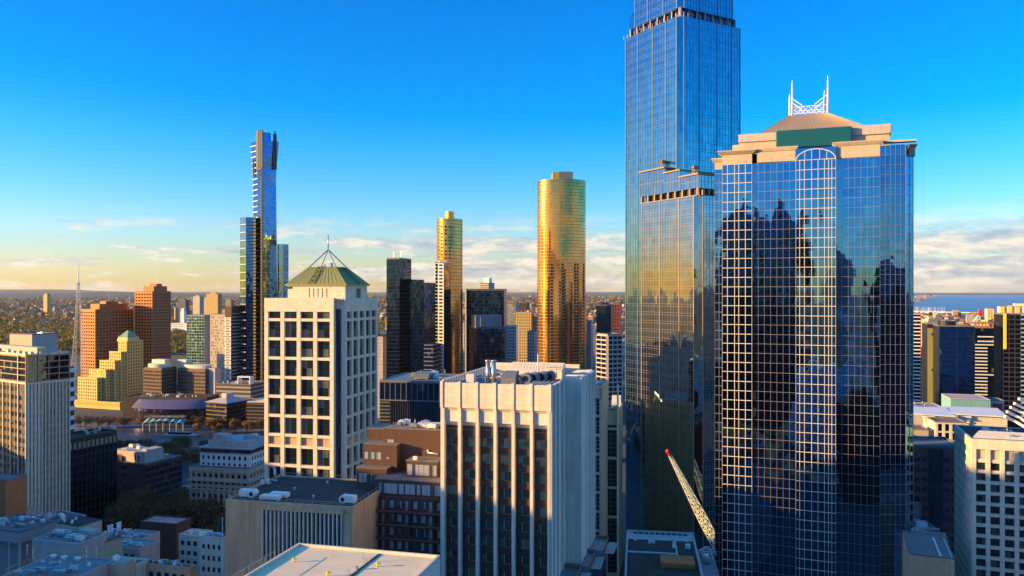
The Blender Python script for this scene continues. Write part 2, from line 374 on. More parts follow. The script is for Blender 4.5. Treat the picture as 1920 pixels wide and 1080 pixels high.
    def body(s, z0, z1, mat, x0=None, x1=None, y0=None, y1=None, name=None, mi=0, mb=None):
        x0 = s.x0 if x0 is None else x0; x1 = s.x1 if x1 is None else x1; y0 = s.y0 if y0 is None else y0; y1 = s.y1 if y1 is None else y1
        (mb or s.wall).box(x0, x1, y0, y1, z0, z1, mi)
    def roof(s, z, mat, par=1.0, pt=.4, x0=None, x1=None, y0=None, y1=None, pmat=None, dep=0.0, name='roof'):
        x0 = s.x0 if x0 is None else x0; x1 = s.x1 if x1 is None else x1; y0 = s.y0 if y0 is None else y0; y1 = s.y1 if y1 is None else y1
        m = MB(); m.box(x0+.01, x1-.01, y0+.01, y1-.01, z, z+.12, 0)
        r = m.build(name, mat, s.root)
        if par:
            e = dep; p = MB()
            p.box(x0-e, x1+e, y0-e, y0+pt, z-.05, z+par); p.box(x0-e, x1+e, y1-pt, y1+e, z-.05, z+par)
            p.box(x0-e, x0+pt, y0+pt, y1-pt, z-.05, z+par-.01); p.box(x1-pt, x1+e, y0+pt, y1-pt, z-.05, z+par-.01)
            p.build('parapet', pmat or mat, s.root)
        return r
    def plant(s, x0, x1, y0, y1, z, n=6, seed=1, big=1.0):
        """rooftop plant: boxes with fan rings, ducts, vent pipes"""
        g = random.Random(seed)
        for i in range(n):
            x = g.uniform(x0, x1); y = g.uniform(y0, y1); k = g.choice('bbfpd')
            if k == 'b':
                m = MB(); a, b, h = g.uniform(1.2, 3)*big, g.uniform(1, 2.4)*big, g.uniform(.8, 2.0)*big
                m.box(x, x+a, y, y+b, z+.25, z+.25+h); m.box(x+.1, x+.3, y+.1, y+b-.1, z, z+.25); m.box(x+a-.3, x+a-.1, y+.1, y+b-.1, z, z+.25)
                m.cyl(x+a/2, y+b/2, z+.25+h, z+.4+h, min(a, b)*.35, n=12)
                m.build('air_conditioner', g.choice([M['pale_metal'], M['metal'], M['white']]), s.root)
            elif k == 'f':
                m = MB(); r_ = g.uniform(.5, .9)*big; m.cyl(x, y, z, z+1.1*big, r_*.8, n=14); m.cyl(x, y, z+1.1*big, z+1.6*big, r_*1.1, n=14, r2=r_*.4)
                m.build('roof_vent', M['metal'], s.root)
            elif k == 'p':
                m = MB(); m.cyl(x, y, z, z+g.uniform(1.5, 3.5)*big, .12*big, n=8); m.build('vent_pipe', M['metal'], s.root)
            else:
                m = MB(); L = g.uniform(3, 7)*big; m.box(x, x+L, y, y+.7, z+.5, z+1.1); m.box(x, x+.6, y, y+.7, z, z+.5); m.box(x+L-.6, x+L, y, y+.7, z, z+.5)
                m.build('duct', M['metal'], s.root)
    def finish(s, wallmat, trimmat=None, trimname='mullions'):
        s.wall.build('wall', wallmat, s.root)
        if s.trim.v: s.trim.build(trimname, trimmat or M['mull'], s.root)
def lattice(mb, a, b, w, n, r=.12, w2=None, mi=0):
    """four-chord lattice boom from a to b"""
    a = Vector(a); b = Vector(b); dz = (b-a).normalized(); up = Vector((0,0,1)) if abs(dz.z) < .95 else Vector((1,0,0))
    u = dz.cross(up).normalized(); v = dz.cross(u); w2 = w if w2 is None else w2
    def sec(k):
        f = k/n; c = a+(b-a)*f; q = (w+(w2-w)*f)/2
        return [c+u*q+v*q, c-u*q+v*q, c-u*q-v*q, c+u*q-v*q]
    for k in range(n):
        p, q = sec(k), sec(k+1)
        for i in range(4):
            mb.bar(p[i], q[i], r, mi); j = (i+1) % 4
            mb.bar(p[i], q[j], r*.6, mi) if k % 2 else mb.bar(p[j], q[i], r*.6, mi)
            mb.bar(q[i], q[j], r*.5, mi)
# ================================================================ THE NEAR TOWERS
# ---- pale concrete tower in the middle foreground
b = Bld('office_tower', 'pale concrete office tower with white fins, dark brick bays and a cluttered plant roof', 'office tower', 826, 1034, 1090, 185, D=38)
zr = b.z(723); W, D = b.W, b.D
b.body(0, zr-9.4, None, y0=1.6, x0=b.x0+.6, x1=-.6)
nb = 6; fw = .72; cw = (W-fw)/nb; fr = b.frame('front')
zt = zr-6.0; zs = zr-8.2
for i in range(nb+1):                                       # fins
    u = i*cw; ww = fw if 0 < i < nb else fw*1.35
    a = u if i < nb else u+fw-ww
    b.fbox(b.wall, fr, a, a+ww, 0, zt, -1.7, 0.0)
par = MB(); sof = MB(); dark = MB()
for i in range(nb):
    a = i*cw+.12; e = (i+1)*cw+fw-.12
    for k in range(2):
        x0 = a+(e-a)*k/2+(.0 if k else .12); x1 = a+(e-a)*(k+1)/2-(.12 if k else .03)
        b.fbox(par, fr, x0, x1, zt, zr+.0, -.6, .22)
    b.fbox(b.wall, fr, i*cw, i*cw+fw, zt, zr+.25, -.5, .42)
    # sloped soffit
    x = b.x0+i*cw+fw; x2 = b.x0+(i+1)*cw
    sof.quad([(x, 1.6, zs), (x2, 1.6, zs), (x2, .05, zt), (x, .05, zt)]); sof.quad([(x, .05, zt+.01), (x2, .05, zt+.01), (x2, 1.6, zt+.01), (x, 1.6, zt+.01)])
    u0, u1 = i*cw+fw, (i+1)*cw
    b.fbox(dark, fr, u0, u1, zs-1.6, zs+.4, -1.95, -1.62)    # top storey recess head
    b.fbox(dark, fr, u0, u1, zs-3.0, zs-2.2, -1.62, -1.30)
    if i < 1: pass
    for j in range(24):
        z = zs-3.2-(j+1)*3.92
        if z < 2: break
        b.fbox(dark, fr, u0, u1, z+2.35, z+3.95, -1.64, -1.28)     # brick spandrel
        b.fbox(dark, fr, u0, u0+.5, z, z+2.35, -1.64, -1.4)
        m_u = u0+1.55
        b.wins.append((fr, m_u, u1-.05, z+.12, z+2.25, 'w')); b.wins.append((fr, u0+.5, m_u-.15, z+.05, z+2.3, 'w'))
b.wins = [(((q[0][0][0], q[0][0][1]+1.55), *q[0][1:]), *q[1:]) for q in b.wins]
b.fbox(b.wall, fr, nb*cw-.02, nb*cw+fw, zt, zr+.25, -.5, .42)
b.make_windows(M['g_warm'], split=(1, 1))
b.part('panel_band', par, M['cream']); b.part('soffit', sof, M['cream']); b.part('spandrels', dark, M['dbrown'])
# right side: narrow ribs then a service core that stands proud
side = MB(); yk = 15.5
side.box(-.6, -.05, 1.6, yk, 0, zr-.1)
for y, wv, dp in ((0.0, 1.5, .0), (2.3, 1.1, .25), (4.3, .9, -.0), (6.2, 2.0, .3), (9.4, 1.1, .05), (11.3, .5, .35), (12.9, 2.4, .1)):
    side.box(-.5, dp+.1, y, y+wv, 0, zr-.05 if y > 0 else zr+.1)
side.box(-.6, 4.0, yk, 36.5, 0, zr+.2); side.box(3.9, 4.15, yk-.1, yk+.9, 0, zr+.3); side.box(3.9, 4.2, 22.5, 23.2, 0, zr+.25)
for y in (26.5, 29.0, 31.5, 34.0):
    side.box(3.9, 4.35, y, y+1.1, 0, zr+.2)
b.part('service_core', side, M['concrete'])
slots = MB()
for y in (3.45, 8.3, 10.6, 11.95): slots.box(-.1, -.02, y, y+.45, 0, zr-12-y*.3)
b.part('slot_window', slots, M['g_black'])
b.body(zr-9.4, zr-1.4, None, y0=.6, y1=D, x0=b.x0+.2, x1=-.3)
b.roof(zr-1.4, M['roofgrey'], par=0)
p = MB()
for i in range(18): p.box(b.x0, b.x0+.5, 1+i*2.05, 1+i*2.05+1.8, zr-1.4, zr+.5)      # stepped left parapet
p.box(b.x0+.5, -.5, D-.6, D, zr-1.4, zr+1.6); p.box(b.x0+2, -12, D-2.2, D-.7, zr-1.4, zr+.6)
b.part('parapet', p, M['cream'])
lou = MB()
for i in range(16): lou.quad([(b.x0+9+i*.9, 29, zr-.6), (b.x0+9.82+i*.9, 29, zr-.6), (b.x0+9.82+i*.9, 33, zr+2.2), (b.x0+9+i*.9, 33, zr+2.2)])
lou.box(b.x0+8.8, b.x0+23.6, 33, 33.4, zr-1.4, zr+2.3); b.part('louvre_screen', lou, M['cream'])
for x, r_ in ((b.x0+9.6, .55), (b.x0+11.1, .55)):
    m = MB(); m.cyl(x, 7.5, zr-1.4, zr+4.6, r_, 0, 16); m.cyl(x, 7.5, zr+4.6, zr+4.9, r_*1.35, 0, 16); b.part('flue', m, M['metal'])
m = MB(); m.box(b.x0+4.6, b.x0+6.6, 5.5, 7.5, zr-.6, zr+1.5); m.box(b.x0+4.9, b.x0+5.1, 5.7, 5.9, zr-1.4, zr-.6); m.box(b.x0+6.1, b.x0+6.3, 5.7, 5.9, zr-1.4, zr-.6); b.part('water_tank', m, M['pale_metal'])
m = MB(); m.box(b.x0+13.4, b.x0+17.0, 6, 10, zr-1.2, zr+1.0); m.box(b.x0+13.2, b.x0+17.2, 5.8, 10.2, zr+1.0, zr+1.2); m.quad([(b.x0+13.2,5.8,zr+1.2),(b.x0+17.2,5.8,zr+1.2),(b.x0+16.8,8,zr+2.2),(b.x0+13.6,8,zr+2.2)])
m.box(b.x0+13.6, b.x0+16.8, 8, 10.2, zr+1.2, zr+2.2); b.part('cooling_unit', m, M['bluemetal'])
for k in range(4):                                           # row of round fans in cowls
    m = MB(); x = b.x0+19.2+k*1.5; y = 7.0+k*2.2
    m.bar((x, y, zr+.6), (x, y+2.0, zr+.6), 1.35, 0, 20); m.bar((x, y-.06, zr+.6), (x, y, zr+.6), .75, 1, 16); m.box(x-1.0, x+1.0, y+.2, y+1.8, zr-1.4, zr-.5)
    m.build('cooling_fan', [M['bluemetal'], M['black']], b.root)
for k in range(6):
    m = MB(); m.bar((b.x0+12+k*.7, 9+k*2, zr+.2), (b.x0+20+k*.4, 11+k*2, zr+1.2), .16, 0, 8); m.bar((b.x0+12+k*.7, 9+k*2, zr-1.3), (b.x0+12+k*.7, 9+k*2, zr+.2), .16, 0, 8)
    m.build('pipe_run', M['pale_metal'], b.root)
m = MB(); m.bar((-6.6, 14, zr-1.4), (-6.6, 14, zr+6.2), .13, 0, 8); m.bar((-6.6, 14, zr+2.4), (-8.6, 14, zr-1.3), .08); m.bar((-6.6, 14, zr+2.0), (-6.6, 17, zr-1.3), .08)
b.part('antenna_mast', m, M['white'])
m = MB(); m.box(-5.5, -1.8, 20, 24, zr-.6, zr+1.8); m.box(-5.8, -1.5, 19.7, 24.3, zr+1.8, zr+2.1); m.box(-4.6, -3.2, 19.9, 20, zr-.2, zr+1.2)
for x in (-5.3, -2.2): m.box(x, x+.2, 20.1, 20.3, zr-1.4, zr-.6)
b.part('air_handler', m, M['cream'])
for k in range(3):
    m = MB(); m.bar((b.x0+1, 3, zr-.2+.1*k), (b.x0+8+k, 16+k, zr+.1), .1, 0, 6); b.part('rail', m, M['pale_metal'])
b.plant(b.x0+3, -6, 4, 30, zr-1.3, 34, 3, .55)
tr = MB()
for k in range(11): tr.box(-.6, 3.4, yk+1.5+k*1.8, yk+1.7+k*1.8, zr+.2, zr+.5)
for k in range(5): tr.box(-6+k*1.1, -5.8+k*1.1, .5, 9, zr-.2, zr+.05)
b.part('pergola_rails', tr, M['concrete'])
b.finish(M['concrete'])
central = b

# ---- tower with square window grid and pyramid roof
b = Bld('office_tower', 'cream stone tower with a grid of square windows and a green pyramid roof', 'office tower', 497, 641, 706, 290)
zr = b.z(559); W, D = b.W, b.D; k = 3.0
xf = b.lx(627); yr = b.ly(645)                       # the glazed notch in the corner
b.body(0, zr-.3, None, x0=b.x0+.3, x1=-1.6, y0=1.6, y1=D-.3)
core = MB(); core.box(b.x0+1, -1.2, 1.2, D-1, 0, zr-4); b.part('corner_glass', core, M['g_dark'])
zs = [b.z(586)]                                      # row tops
ch = 7.12
def rows(fr, u0, u1, nx, pw, e):
    cells = (u1-u0-2*e+pw)/nx; s = b
    s.fbox(s.wall, fr, u0, u1, zr-5.0, zr, -1.5, .5)                     # blank parapet
    z = zr-5.0; seq = [2.5]+[6.05]*6+[3.0]+[6.05]*7; 
    lev = []
    for i, h in enumerate(seq):
        lev.append((z-h, z, i)); z -= h
        if z < 8: break
        s.fbox(s.wall, fr, u0+.02, u1-.02, z-1.06, z, -1.5, .42); z -= 1.06
    for i in range(nx+1):
        a = u0 if i == 0 else (u1-e if i == nx else u0+e-pw+i*cells)
        s.fbox(s.wall, fr, a, a+(e if i in (0, nx) else pw), 0, zr-4.9, -1.5, .5)
    for za, zb, i in lev:
        for j in range(nx):
            a = u0+e+j*cells
            (lv if i == 7 else s.wins).append((((fr[0][0]-fr[2][0]*.5, fr[0][1]-fr[2][1]*.5), fr[1], fr[2], fr[3]), a, a+cells-pw, za, zb, 'w'))
lv = []
rows(b.frame('front', x1=xf), 0, xf-b.x0, 4, 1.55, 1.6)
rows(b.frame('right', y0=yr), 0, D-yr, 5, 1.6, 1.4)
b.make_windows(M['g_win'], split=(2, 3), cap=100)
b.wins = lv; b.make_windows(M['conc_d'], name='louvre_panel', split=(2, 1), mullmat=M['cream'])
g = MB()                                             # fine joints of the stone cladding on the parapet
b.roof(zr-1.2, M['roofgrey'], par=0)
p = MB(); p.box(b.x0, xf, .4, .9, zr-1.2, zr); p.box(b.x0, b.x0+.5, 0, D, zr-5, zr); p.box(b.x0, 0, D-.5, D, zr-5, zr); p.box(-.5, 0, yr, D, zr-1.2, zr); p.box(xf-1, -1.2, 1.4, yr+.6, zr-5, zr-.8); b.part('parapet', p, M['cream'])
px0, px1 = b.lx(533, 6), b.lx(669, 6)
m = MB(); e0, e1, f0, f1 = b.x0+6.5, -1.2, 5.0, D-6.0
ph = 4.6
m.box(e0, e1, f0, f1, zr-1.2, zr+ph); b.part('penthouse', m, M['cream'])
m = MB(); m.box(e0-.05, e0+2.0, f0-.05, f0, zr+3.4, zr+4.2)
for i in range(5): m.box(e0+9+i*1.8, e0+9.15+i*1.8, f0-.1, f0, zr+.2, zr+3.6)
m.box(e1, e1+.06, f0+9, f0+12.5, zr+.1, zr+3.6); b.part('penthouse_openings', m, M['black'])
hh = 7.1; q = 6.0; cx, cy = (e0+e1)/2, (f0+f1)/2
z0 = zr+ph; sm = min(e1-e0, f1-f0)/2
ax, ay = (e1-e0)/2+.8, (f1-f0)/2+.8; tx, ty = ax*.44, ay*.44
m = MB(); ring = lambda a, c, z: [(cx-a, cy-c, z), (cx+a, cy-c, z), (cx+a, cy+c, z), (cx-a, cy+c, z)]
m.loft([ring(ax, ay, z0), ring(ax, ay, z0+.4), ring(tx, ty, z0+hh)], 0)
for i in range(15):
    f = i/14*2-1
    m.bar((cx+ax*f, cy-ay, z0+.45), (cx+tx*f, cy-ty, z0+hh+.05), .08); m.bar((cx+ax, cy+ay*f, z0+.45), (cx+tx, cy+ty*f, z0+hh+.05), .08)
b.part('pyramid_roof', m, M['copper'])
m = MB()
for f in (-.28, .42):
    pass
a0 = Vector((cx-ax*.12, cy-ay-.15, z0+.6)); a1 = Vector((cx-tx*.1, cy-ty-.15, z0+hh+.2))
for dx in (-1.0, 1.0): m.bar(a0+Vector((dx,0,.1)), a1+Vector((dx,0,.1)), .12)
for i in range(8):
    p0 = a0.lerp(a1, i/8); m.bar(p0+Vector((-1 if i%2 else 1,0,.1)), a0.lerp(a1,(i+1)/8)+Vector((1 if i%2 else -1,0,.1)), .1)
a0 = Vector((cx+ax+.15, cy, z0+.6)); a1 = Vector((cx+tx+.15, cy, z0+hh+.2))
for dx in (-1.0, 1.0): m.bar(a0+Vector((0,dx,.1)), a1+Vector((0,dx,.1)), .12)
b.part('roof_ladder', m, M['black'])
m = MB(); ap = (cx, cy, z0+hh+6.8)
for sx in (-1, 1):
    for sy in (-1, 1): m.bar((cx+sx*tx*1.05, cy+sy*ty*1.05, z0+hh-.4), ap, .22, 0, 6)
m.bar(ap, (cx, cy, ap[2]+5.6), .2, 0, 8); b.part('spire', m, M['metal'])
m = MB(); m.box(cx-2, cx-1, cy-1, cy, z0+hh, z0+hh+1.2); m.cyl(cx+1.5, cy, z0+hh, z0+hh+1.6, .5); m.box(cx-3, cx+3, cy-2, cy+2, z0+hh-.1, z0+hh+.15); b.part('roof_vent', m, M['metal'])
b.finish([M['cream']])
gridtower = b

# ---- low brown-roofed building with thin vertical fins
b = Bld('office_building', 'stained concrete block with thin vertical fins and white fans on its dark flat roof', 'office building', 423, 662, 668, 184, t=12.5, D=26)
zr = b.z(955)
b.body(0, zr, None)
x1 = b.lx(492); x2 = b.lx(645)
m = MB(); fr = b.frame('front'); ua, ub = x1-b.x0, x2-b.x0
b.fbox(m, fr, ua, ub, 0, zr-1.2, 0, .03); b.part('glazing', m, M['g_black'])
n = 20
for i in range(n):
    u = ua+.35+(ub-ua-.7)*i/(n-1); m = MB(); b.fbox(m, fr, u-.13, u+.13, 0, zr-1.1, .0, .85); b.part('fin', m, M['concrete'])
b.fbox(b.wall, fr, ua-.1, ub+.1, zr-1.15, zr-.05, -.1, .9); b.fbox(b.wall, fr, ub, fr[3], 0, zr-1.1, -.1, .5)
for z in range(6, 66, 4): b.fbox(b.trim, fr, ua, ub, z, z+.5, .03, .12)
b.roof(zr, M['roofdark'], par=.55, pmat=M['conc_d'], dep=.05)
m = MB(); 
for x, y in [(b.x0+.3+i*2.2, .35) for i in range(13)]: m.bar((x, y, zr+.5), (x, y, zr+1.3), .04)
m.bar((b.x0+.3, .35, zr+1.3), (-.3, .35, zr+1.3), .05); m.bar((b.x0+.3, .35, zr+.9), (-.3, .35, zr+.9), .04)
for i in range(11): m.bar((-.35, .3+i*2.4, zr+.5), (-.35, .3+i*2.4, zr+1.3), .04)
m.bar((-.35, .3, zr+1.3), (-.35, 25.6, zr+1.3), .05); m.bar((b.x0+.3, 25.6, zr+1.3), (-.3, 25.6, zr+1.3), .05)
b.part('guard_rail', m, M['metal'])
for px, py, sx in ((459, 932, 1), (655, 935, -1)):
    x, y = b.lx(px, 3.5), 3.5
    m = MB(); m.box(x-1.6, x+1.2, y, y+1.8, zr+.4, zr+2.0); m.bar((x+sx*1.7, y-.1, zr+1.15), (x+sx*1.7, y+1.9, zr+1.15), .95, 0, 20); m.bar((x+sx*1.7, y-.2, zr+1.15), (x+sx*1.7, y-.1, zr+1.15), .5, 1, 16)
    m.box(x-1.4, x-1.2, y+.2, y+1.6, zr, zr+.4); m.box(x+.8, x+1, y+.2, y+1.6, zr, zr+.4); m.build('centrifugal_fan', [M['white'], M['black']], b.root)
m = MB(); x = b.lx(513, 3); m.box(x-3.2, x+1.6, 2.0, 4.2, zr+.5, zr+1.3); m.box(x-1.8, x+2.6, 4.4, 6.2, zr+.5, zr+1.5); m.box(x-3, x-2.8, 2.2, 4, zr, zr+.5); m.box(x+1.2, x+1.4, 2.2, 4, zr, zr+.5); b.part('air_conditioner', m, M['white'])
m = MB(); x = b.lx(519, 22); m.cyl(x, 21, zr, zr+3.4, .28, 0, 10); m.bar((x, 21, zr+3.3), (x-1.2, 21, zr+4.2), .28, 0, 10); m.cyl(x, 21, zr, zr+.4, .6, 0, 10); b.part('vent_pipe', m, M['metal'])
for px, y in ((492, 16), (503, 17)): 
    m = MB(); x = b.lx(px, y); m.cyl(x, y, zr, zr+1.2, .3, 0, 10); m.cyl(x, y, zr+1.2, zr+1.6, .55, 0, 10, .2); m.bar((x-.8, y, zr+.5), (x+.8, y, zr+.5), .12, 0, 8); b.part('roof_vent', m, M['white'])
for px, y in ((552, 12), (614, 20), (588, 6)):
    m = MB(); x = b.lx(px, y); m.cyl(x, y, zr, zr+.9, .2, 0, 8); m.cyl(x, y, zr+.9, zr+1.1, .35, 0, 8); b.part('vent_pipe', m, M['metal'])
b.finish(M['conc_d'], M['dbrown'], 'floor_edges')

# ---- sunlit white roof at the very bottom
b = Bld('office_building', 'flat cream sunlit roof with a dark expansion joint, at the bottom edge', 'building', 560, 825, 826, 148, t=14.3, D=2)
zr = b.z(1041); Wd = b.W
b.y0 = -58.0; b.y1 = 0.0
b.body(0, zr-.55, None)
b.roof(zr-.55, M['roofpale'], par=.6, pt=.45, pmat=M['cream'])
m = MB(); xm = b.x0+Wd*.60
m.box(xm-.25, xm+.25, -57, -1.0, zr-.43, zr-.30); b.part('expansion_joint', m, M['black'])
for x, y in ((xm+2.4, -7.5), (xm-4, -14), (b.x0+4, -9)):
    m = MB(); m.cyl(x, y, zr-.45, zr+.2, .16, 0, 8); m.cyl(x, y, zr+.2, zr+.42, .36, 0, 8, .1); m.bar((x, y, zr-.1), (x+.6, y, zr+.3), .12, 0, 8); b.part('roof_vent', m, M['yellow'])
for x, y in ((xm-2.2, -3.5), (b.x0+9, -4), (xm-1, -12)):
    m = MB(); m.cyl(x, y, zr-.45, zr+.55, .07, 0, 6); b.part('vent_pipe', m, M['metal'])
m = MB()
for i in range(14): m.bar((b.x0+.2, -9-i*1.7, zr), (b.x0+.2, -9-i*1.7, zr+1.3), .05)
m.bar((b.x0+.2, -9, zr+1.3), (b.x0+.2, -32, zr+1.3), .05); b.part('guard_rail', m, M['metal'])
m = MB(); m.box(xm-.8, xm-.3, -10, -9.6, zr-.43, zr+.2); m.bar((xm-1.5, -6, zr-.4), (xm+.5, -6, zr+.5), .05); m.bar((xm+.5, -6, zr-.4), (xm-1.5, -6, zr+.5), .05); b.part('pipe_bracket', m, M['metal'])
b.finish(M['concrete'])

# ---- stepped brown brick apartments
b = Bld('apartment_building', 'dark brown brick apartment building stepping back in terraces, with pale curtained windows', 'apartment building', 676, 852, 860, 193, t=12.5, D=22)
fl = 3.35; fr = b.frame('front')
zb = b.z(942)                     # top of the lower storeys
b.body(0, zb, None, y0=1.6)
ter = []
m = MB()
for j in range(20):
    z = zb-(j+1)*fl
    if z < 1: break
    b.fbox(b.wall, fr, .3, b.W, z-.15, z+.1, -1.6, 0.15); 
    if j < 5:
        bal = MB(); b.fbox(bal, fr, .3, b.W, z+.1, z+.55, .0, .12); 
        for i in range(28): b.fbox(bal, fr, .3+i*.85, .36+i*.85, z+.55, z+1.1, .02, .08)
        b.fbox(bal, fr, .3, b.W, z+1.1, z+1.18, 0, .1); b.part('balcony', bal, M['maroon'])
    for i in range(11):
        u = .9+i*2.05
        if u+1.2 > b.W: break
        f2 = ((fr[0][0], fr[0][1]+1.6), fr[1], fr[2], fr[3])
        b.wins.append((f2, u, u+(1.05 if i % 3 != 2 else .9), z+(.7 if i % 3 != 2 else .15), z+2.5, 'w'))
        if i % 3 == 2: b.fbox(b.wall, fr, u+1.2, u+1.55, z, z+fl, -1.6, -.2)
# stepped upper levels
zc = b.z(893.0); steps = [  # px0, px1, y front, z0, z1
 (702, 860, 2.6, zb, zb+3.9), (669, 725, 6.5, zb-6, zb+5.6), (762, 820, 6.5, zb+3.9, zb+8.0), (682, 744, 9.5, zb+3, zb+11.2), (720, 860, 12.0, zb+3, zb+15.0), (690, 722, 14.0, zb+8, zb+14.4)]
for a, c, y, z0, z1 in steps:
    x0, x1 = b.lx(a, y), b.lx(c, y); b.wall.box(x0, x1, y, 22-y*.05, z0, z1)
    r = MB(); r.box(x0-.15, x1+.15, y-.15, 22-y*.02, z1, z1+.22); b.part('roof', r, M['roofgrey'])
def pan(px, n, y, z, wv, h):
    x = b.lx(px, y); f2 = ((x, y), (1, 0), (0, -1), 10)
    for i in range(n): b.wins.append((f2, i*(wv+.1), i*(wv+.1)+wv, z, z+h, 'w'))
for px, n in ((706, 4), (739, 2), (760, 2), (782, 3), (810, 2)): pan(px, n, 2.6, zb+.6, 1.2, 2.5)
for px, n in ((764, 2), (776, 4), (800, 2)): pan(px, n, 6.5, zb+4.5, 1.25, 2.7)
for px, n in ((684, 1), (690, 2), (701, 2)): pan(px, n, 9.5, zb+7.4, .95, 1.8)
for px in (673, 681, 691): pan(px, 1, 6.5, zb+2.0, .95, 2.3); pan(px, 1, 6.5, zb-1.7, .95, 2.2)
pan(727, 2, 12.0, zb+11.0, .8, 1.2); pan(725, 1, 9.5, zb+7.6, .6, .5)
b.make_windows(M['g_curt'], cap=100)
m = MB(); x = b.lx(802, 11.8); m.bar((x, 11.8, zb+9.3), (x+2.8, 11.6, zb+9.0), .2, 0, 8); m.bar((x, 11.8, zb+9.3), (x, 11.8, zb+10.0), .2, 0, 8); b.part('duct', m, M['white'])
x = b.lx(774, 7); m = MB(); m.box(x, x+1, 7, 7.8, zb+8.2, zb+9.1); b.part('air_conditioner', m, M['white'])
b.plant(b.lx(736, 13), b.lx(812, 13), 13, 19, zb+15.2, 14, 11, .8)
m = MB(); 
for i in range(9): m.box(b.lx(785,15)+i*.9, b.lx(785,15)+i*.9+.1, 14, 17, zb+15.2, zb+16.2)
m.box(b.lx(785,15), b.lx(785,15)+8, 14, 17, zb+16.2, zb+16.3); b.part('plant_screen', m, M['pale_metal'])
b.finish(M['brown'])

# ---- blue-black office tower with a white gridded curtain wall, arch and masts
b = Bld('office_tower', 'dark blue glass tower with white gridded bays, round arch, tan roof and white masts', 'office tower', 1340, 1354, 1706, 285, t=20, mode='L', D=26)
zr = 170.0; W = b.W; D = b.D; fr = b.frame('front')
xs = [b.lx(p) for p in (1354, 1410, 1492, 1567, 1650)]
# plan: bays stand forward, right corner cut back
ch_x = xs[4]; ch_len = W-ch_x
plan = [(0, 0), (xs[1], 0), (xs[1], .6), (xs[2], .2), (xs[2], -.9), (xs[3], -1.2), (xs[3], .0), (ch_x, .0), (W-1.0, 2.4), (W+1.6, 5.0), (W+2, D), (-3, D), (-3.0, 4.5), (0, 4.5)]
gl = MB(); gl.prism(plan, 0, zr-4.6, 0); 
b.part('glass_wall', gl, M['g_bourke'])
up = MB(); up.prism([(xs[2], .6), (xs[2]+.01, -.88), (xs[3], -1.18), (xs[3], .6)], zr-4.6, zr-.5); b.part('upper_glass', up, M['g_bourke']); up = MB(); up.box(ch_x+.3, W-.8, 2.6, 6, zr-4.6, zr-.6); b.part('upper_glass', up, M['g_bourke'])
hz = 3.34
def seg(pa, pb, nv, mb, zt, tv, th, dep, nzs=None):
    pa = Vector((pa[0], pa[1])); pb = Vector((pb[0], pb[1])); u = (pb-pa); L = u.length; u = u/L; n = Vector((u.y, -u.x))
    def bx(a, c, z0, z1, d):
        p = [pa+u*a-n*.05, pa+u*c-n*.05, pa+u*c+n*d, pa+u*a+n*d]
        mb.prism([(q.x, q.y) for q in (p[3], p[2], p[1], p[0])], z0, z1)
    for i in range(nv+1) if isinstance(nv, int) else range(len(nv)):
        a = L*i/nv if isinstance(nv, int) else L*nv[i]
        bx(max(0, a-tv/2), min(L, a+tv/2), 0, zt, dep)
    z = zt-.05
    while z > 2: bx(.01, L-.01, z-th/2, z+th/2, dep*.8); z -= hz
wm = MB(); seg(plan[0], plan[1], [0, .18, .42, .56, .78, 1], wm, zr-4.6, .19, .22, .25); b.part('white_mullion_grid', wm, M['mull'])
wm = MB(); seg(plan[4], plan[5], [0, .1, .22, .40, .56, .72, .82, .90, 1], wm, zr-4.6, .17, .2, .25)
# the arch on top of the middle bay
cxm = (xs[2]+xs[3])/2; ra = (xs[3]-xs[2])/2; ym = -1.25
for i in range(24):
    a0, a1 = pi*i/24, pi*(i+1)/24
    wm.bar((cxm+ra*cos(a0), ym, zr-5+ra*.62*sin(a0)), (cxm+ra*cos(a1), ym, zr-5+ra*.62*sin(a1)), .2)
for f in (-.55, -.2, .2, .55): wm.bar((cxm+f*ra, ym, zr-5), (cxm+f*ra, ym, zr-5+ra*.62*math.sqrt(1-f*f)), .11)
b.part('white_mullion_grid', wm, M['mull'])
wm = MB(); seg(plan[2], plan[3], 7, wm, zr-4.6, .08, .11, .07); seg(plan[6], plan[7], 7, wm, zr-4.6, .07, .08, .06); seg(plan[7], plan[8], 5, wm, zr-.6, .06, .08, .06); seg(plan[8], plan[9], 2, wm, zr-.6, .2, .15, .1); seg(plan[12], (0, 4.5), 2, wm, zr-7, .12, .14, .1)
b.part('thin_mullion_grid', wm, solid('lilac_mullion', (.30,.28,.31), rough=.4, metal=.3, streak=0))
# cornices
c = MB()
def corn(x0, x1, y, zt, h=4.6, lip=1.6):
    c.box(x0, x1, y-.25, y+3, zt-h, zt-.5)
    c.loft([[(x0-.3, y-.5, zt-1.3), (x1+.3, y-.5, zt-1.3), (x1+.3, y+3, zt-1.3), (x0-.3, y+3, zt-1.3)], [(x0-lip, y-lip, zt-.3), (x1+lip, y-lip, zt-.3), (x1+lip, y+3, zt-.3), (x0-lip, y+3, zt-.3)], [(x0-lip, y-lip, zt), (x1+lip, y-lip, zt), (x1+lip, y+3, zt), (x0-lip, y+3, zt)]])
corn(0, xs[1], 0, zr+.1); c.build('cornice', M['beige'], b.root); c = MB(); corn(xs[1]+1.7, xs[2]-.1, .15, zr+.5, 5.0, .9); c.build('cornice', M['beige'], b.root); c = MB(); corn(-3, -.4, 4.4, zr-1.6, 4.0, 1.2); c.build('cornice', M['beige'], b.root); c = MB(); corn(xs[3]+.1, xs[4], 0, zr+.9, 5.4, 1.2)
c.box(xs[4]+1.3, W+2.2, 1.4, 4.5, zr+.2, zr+.8); c.box(W+.5, W+2.8, 4.6, D, zr-.8, zr-.2); c.box(W+.5, W+2.3, 6, D, zr-4, zr-.8)
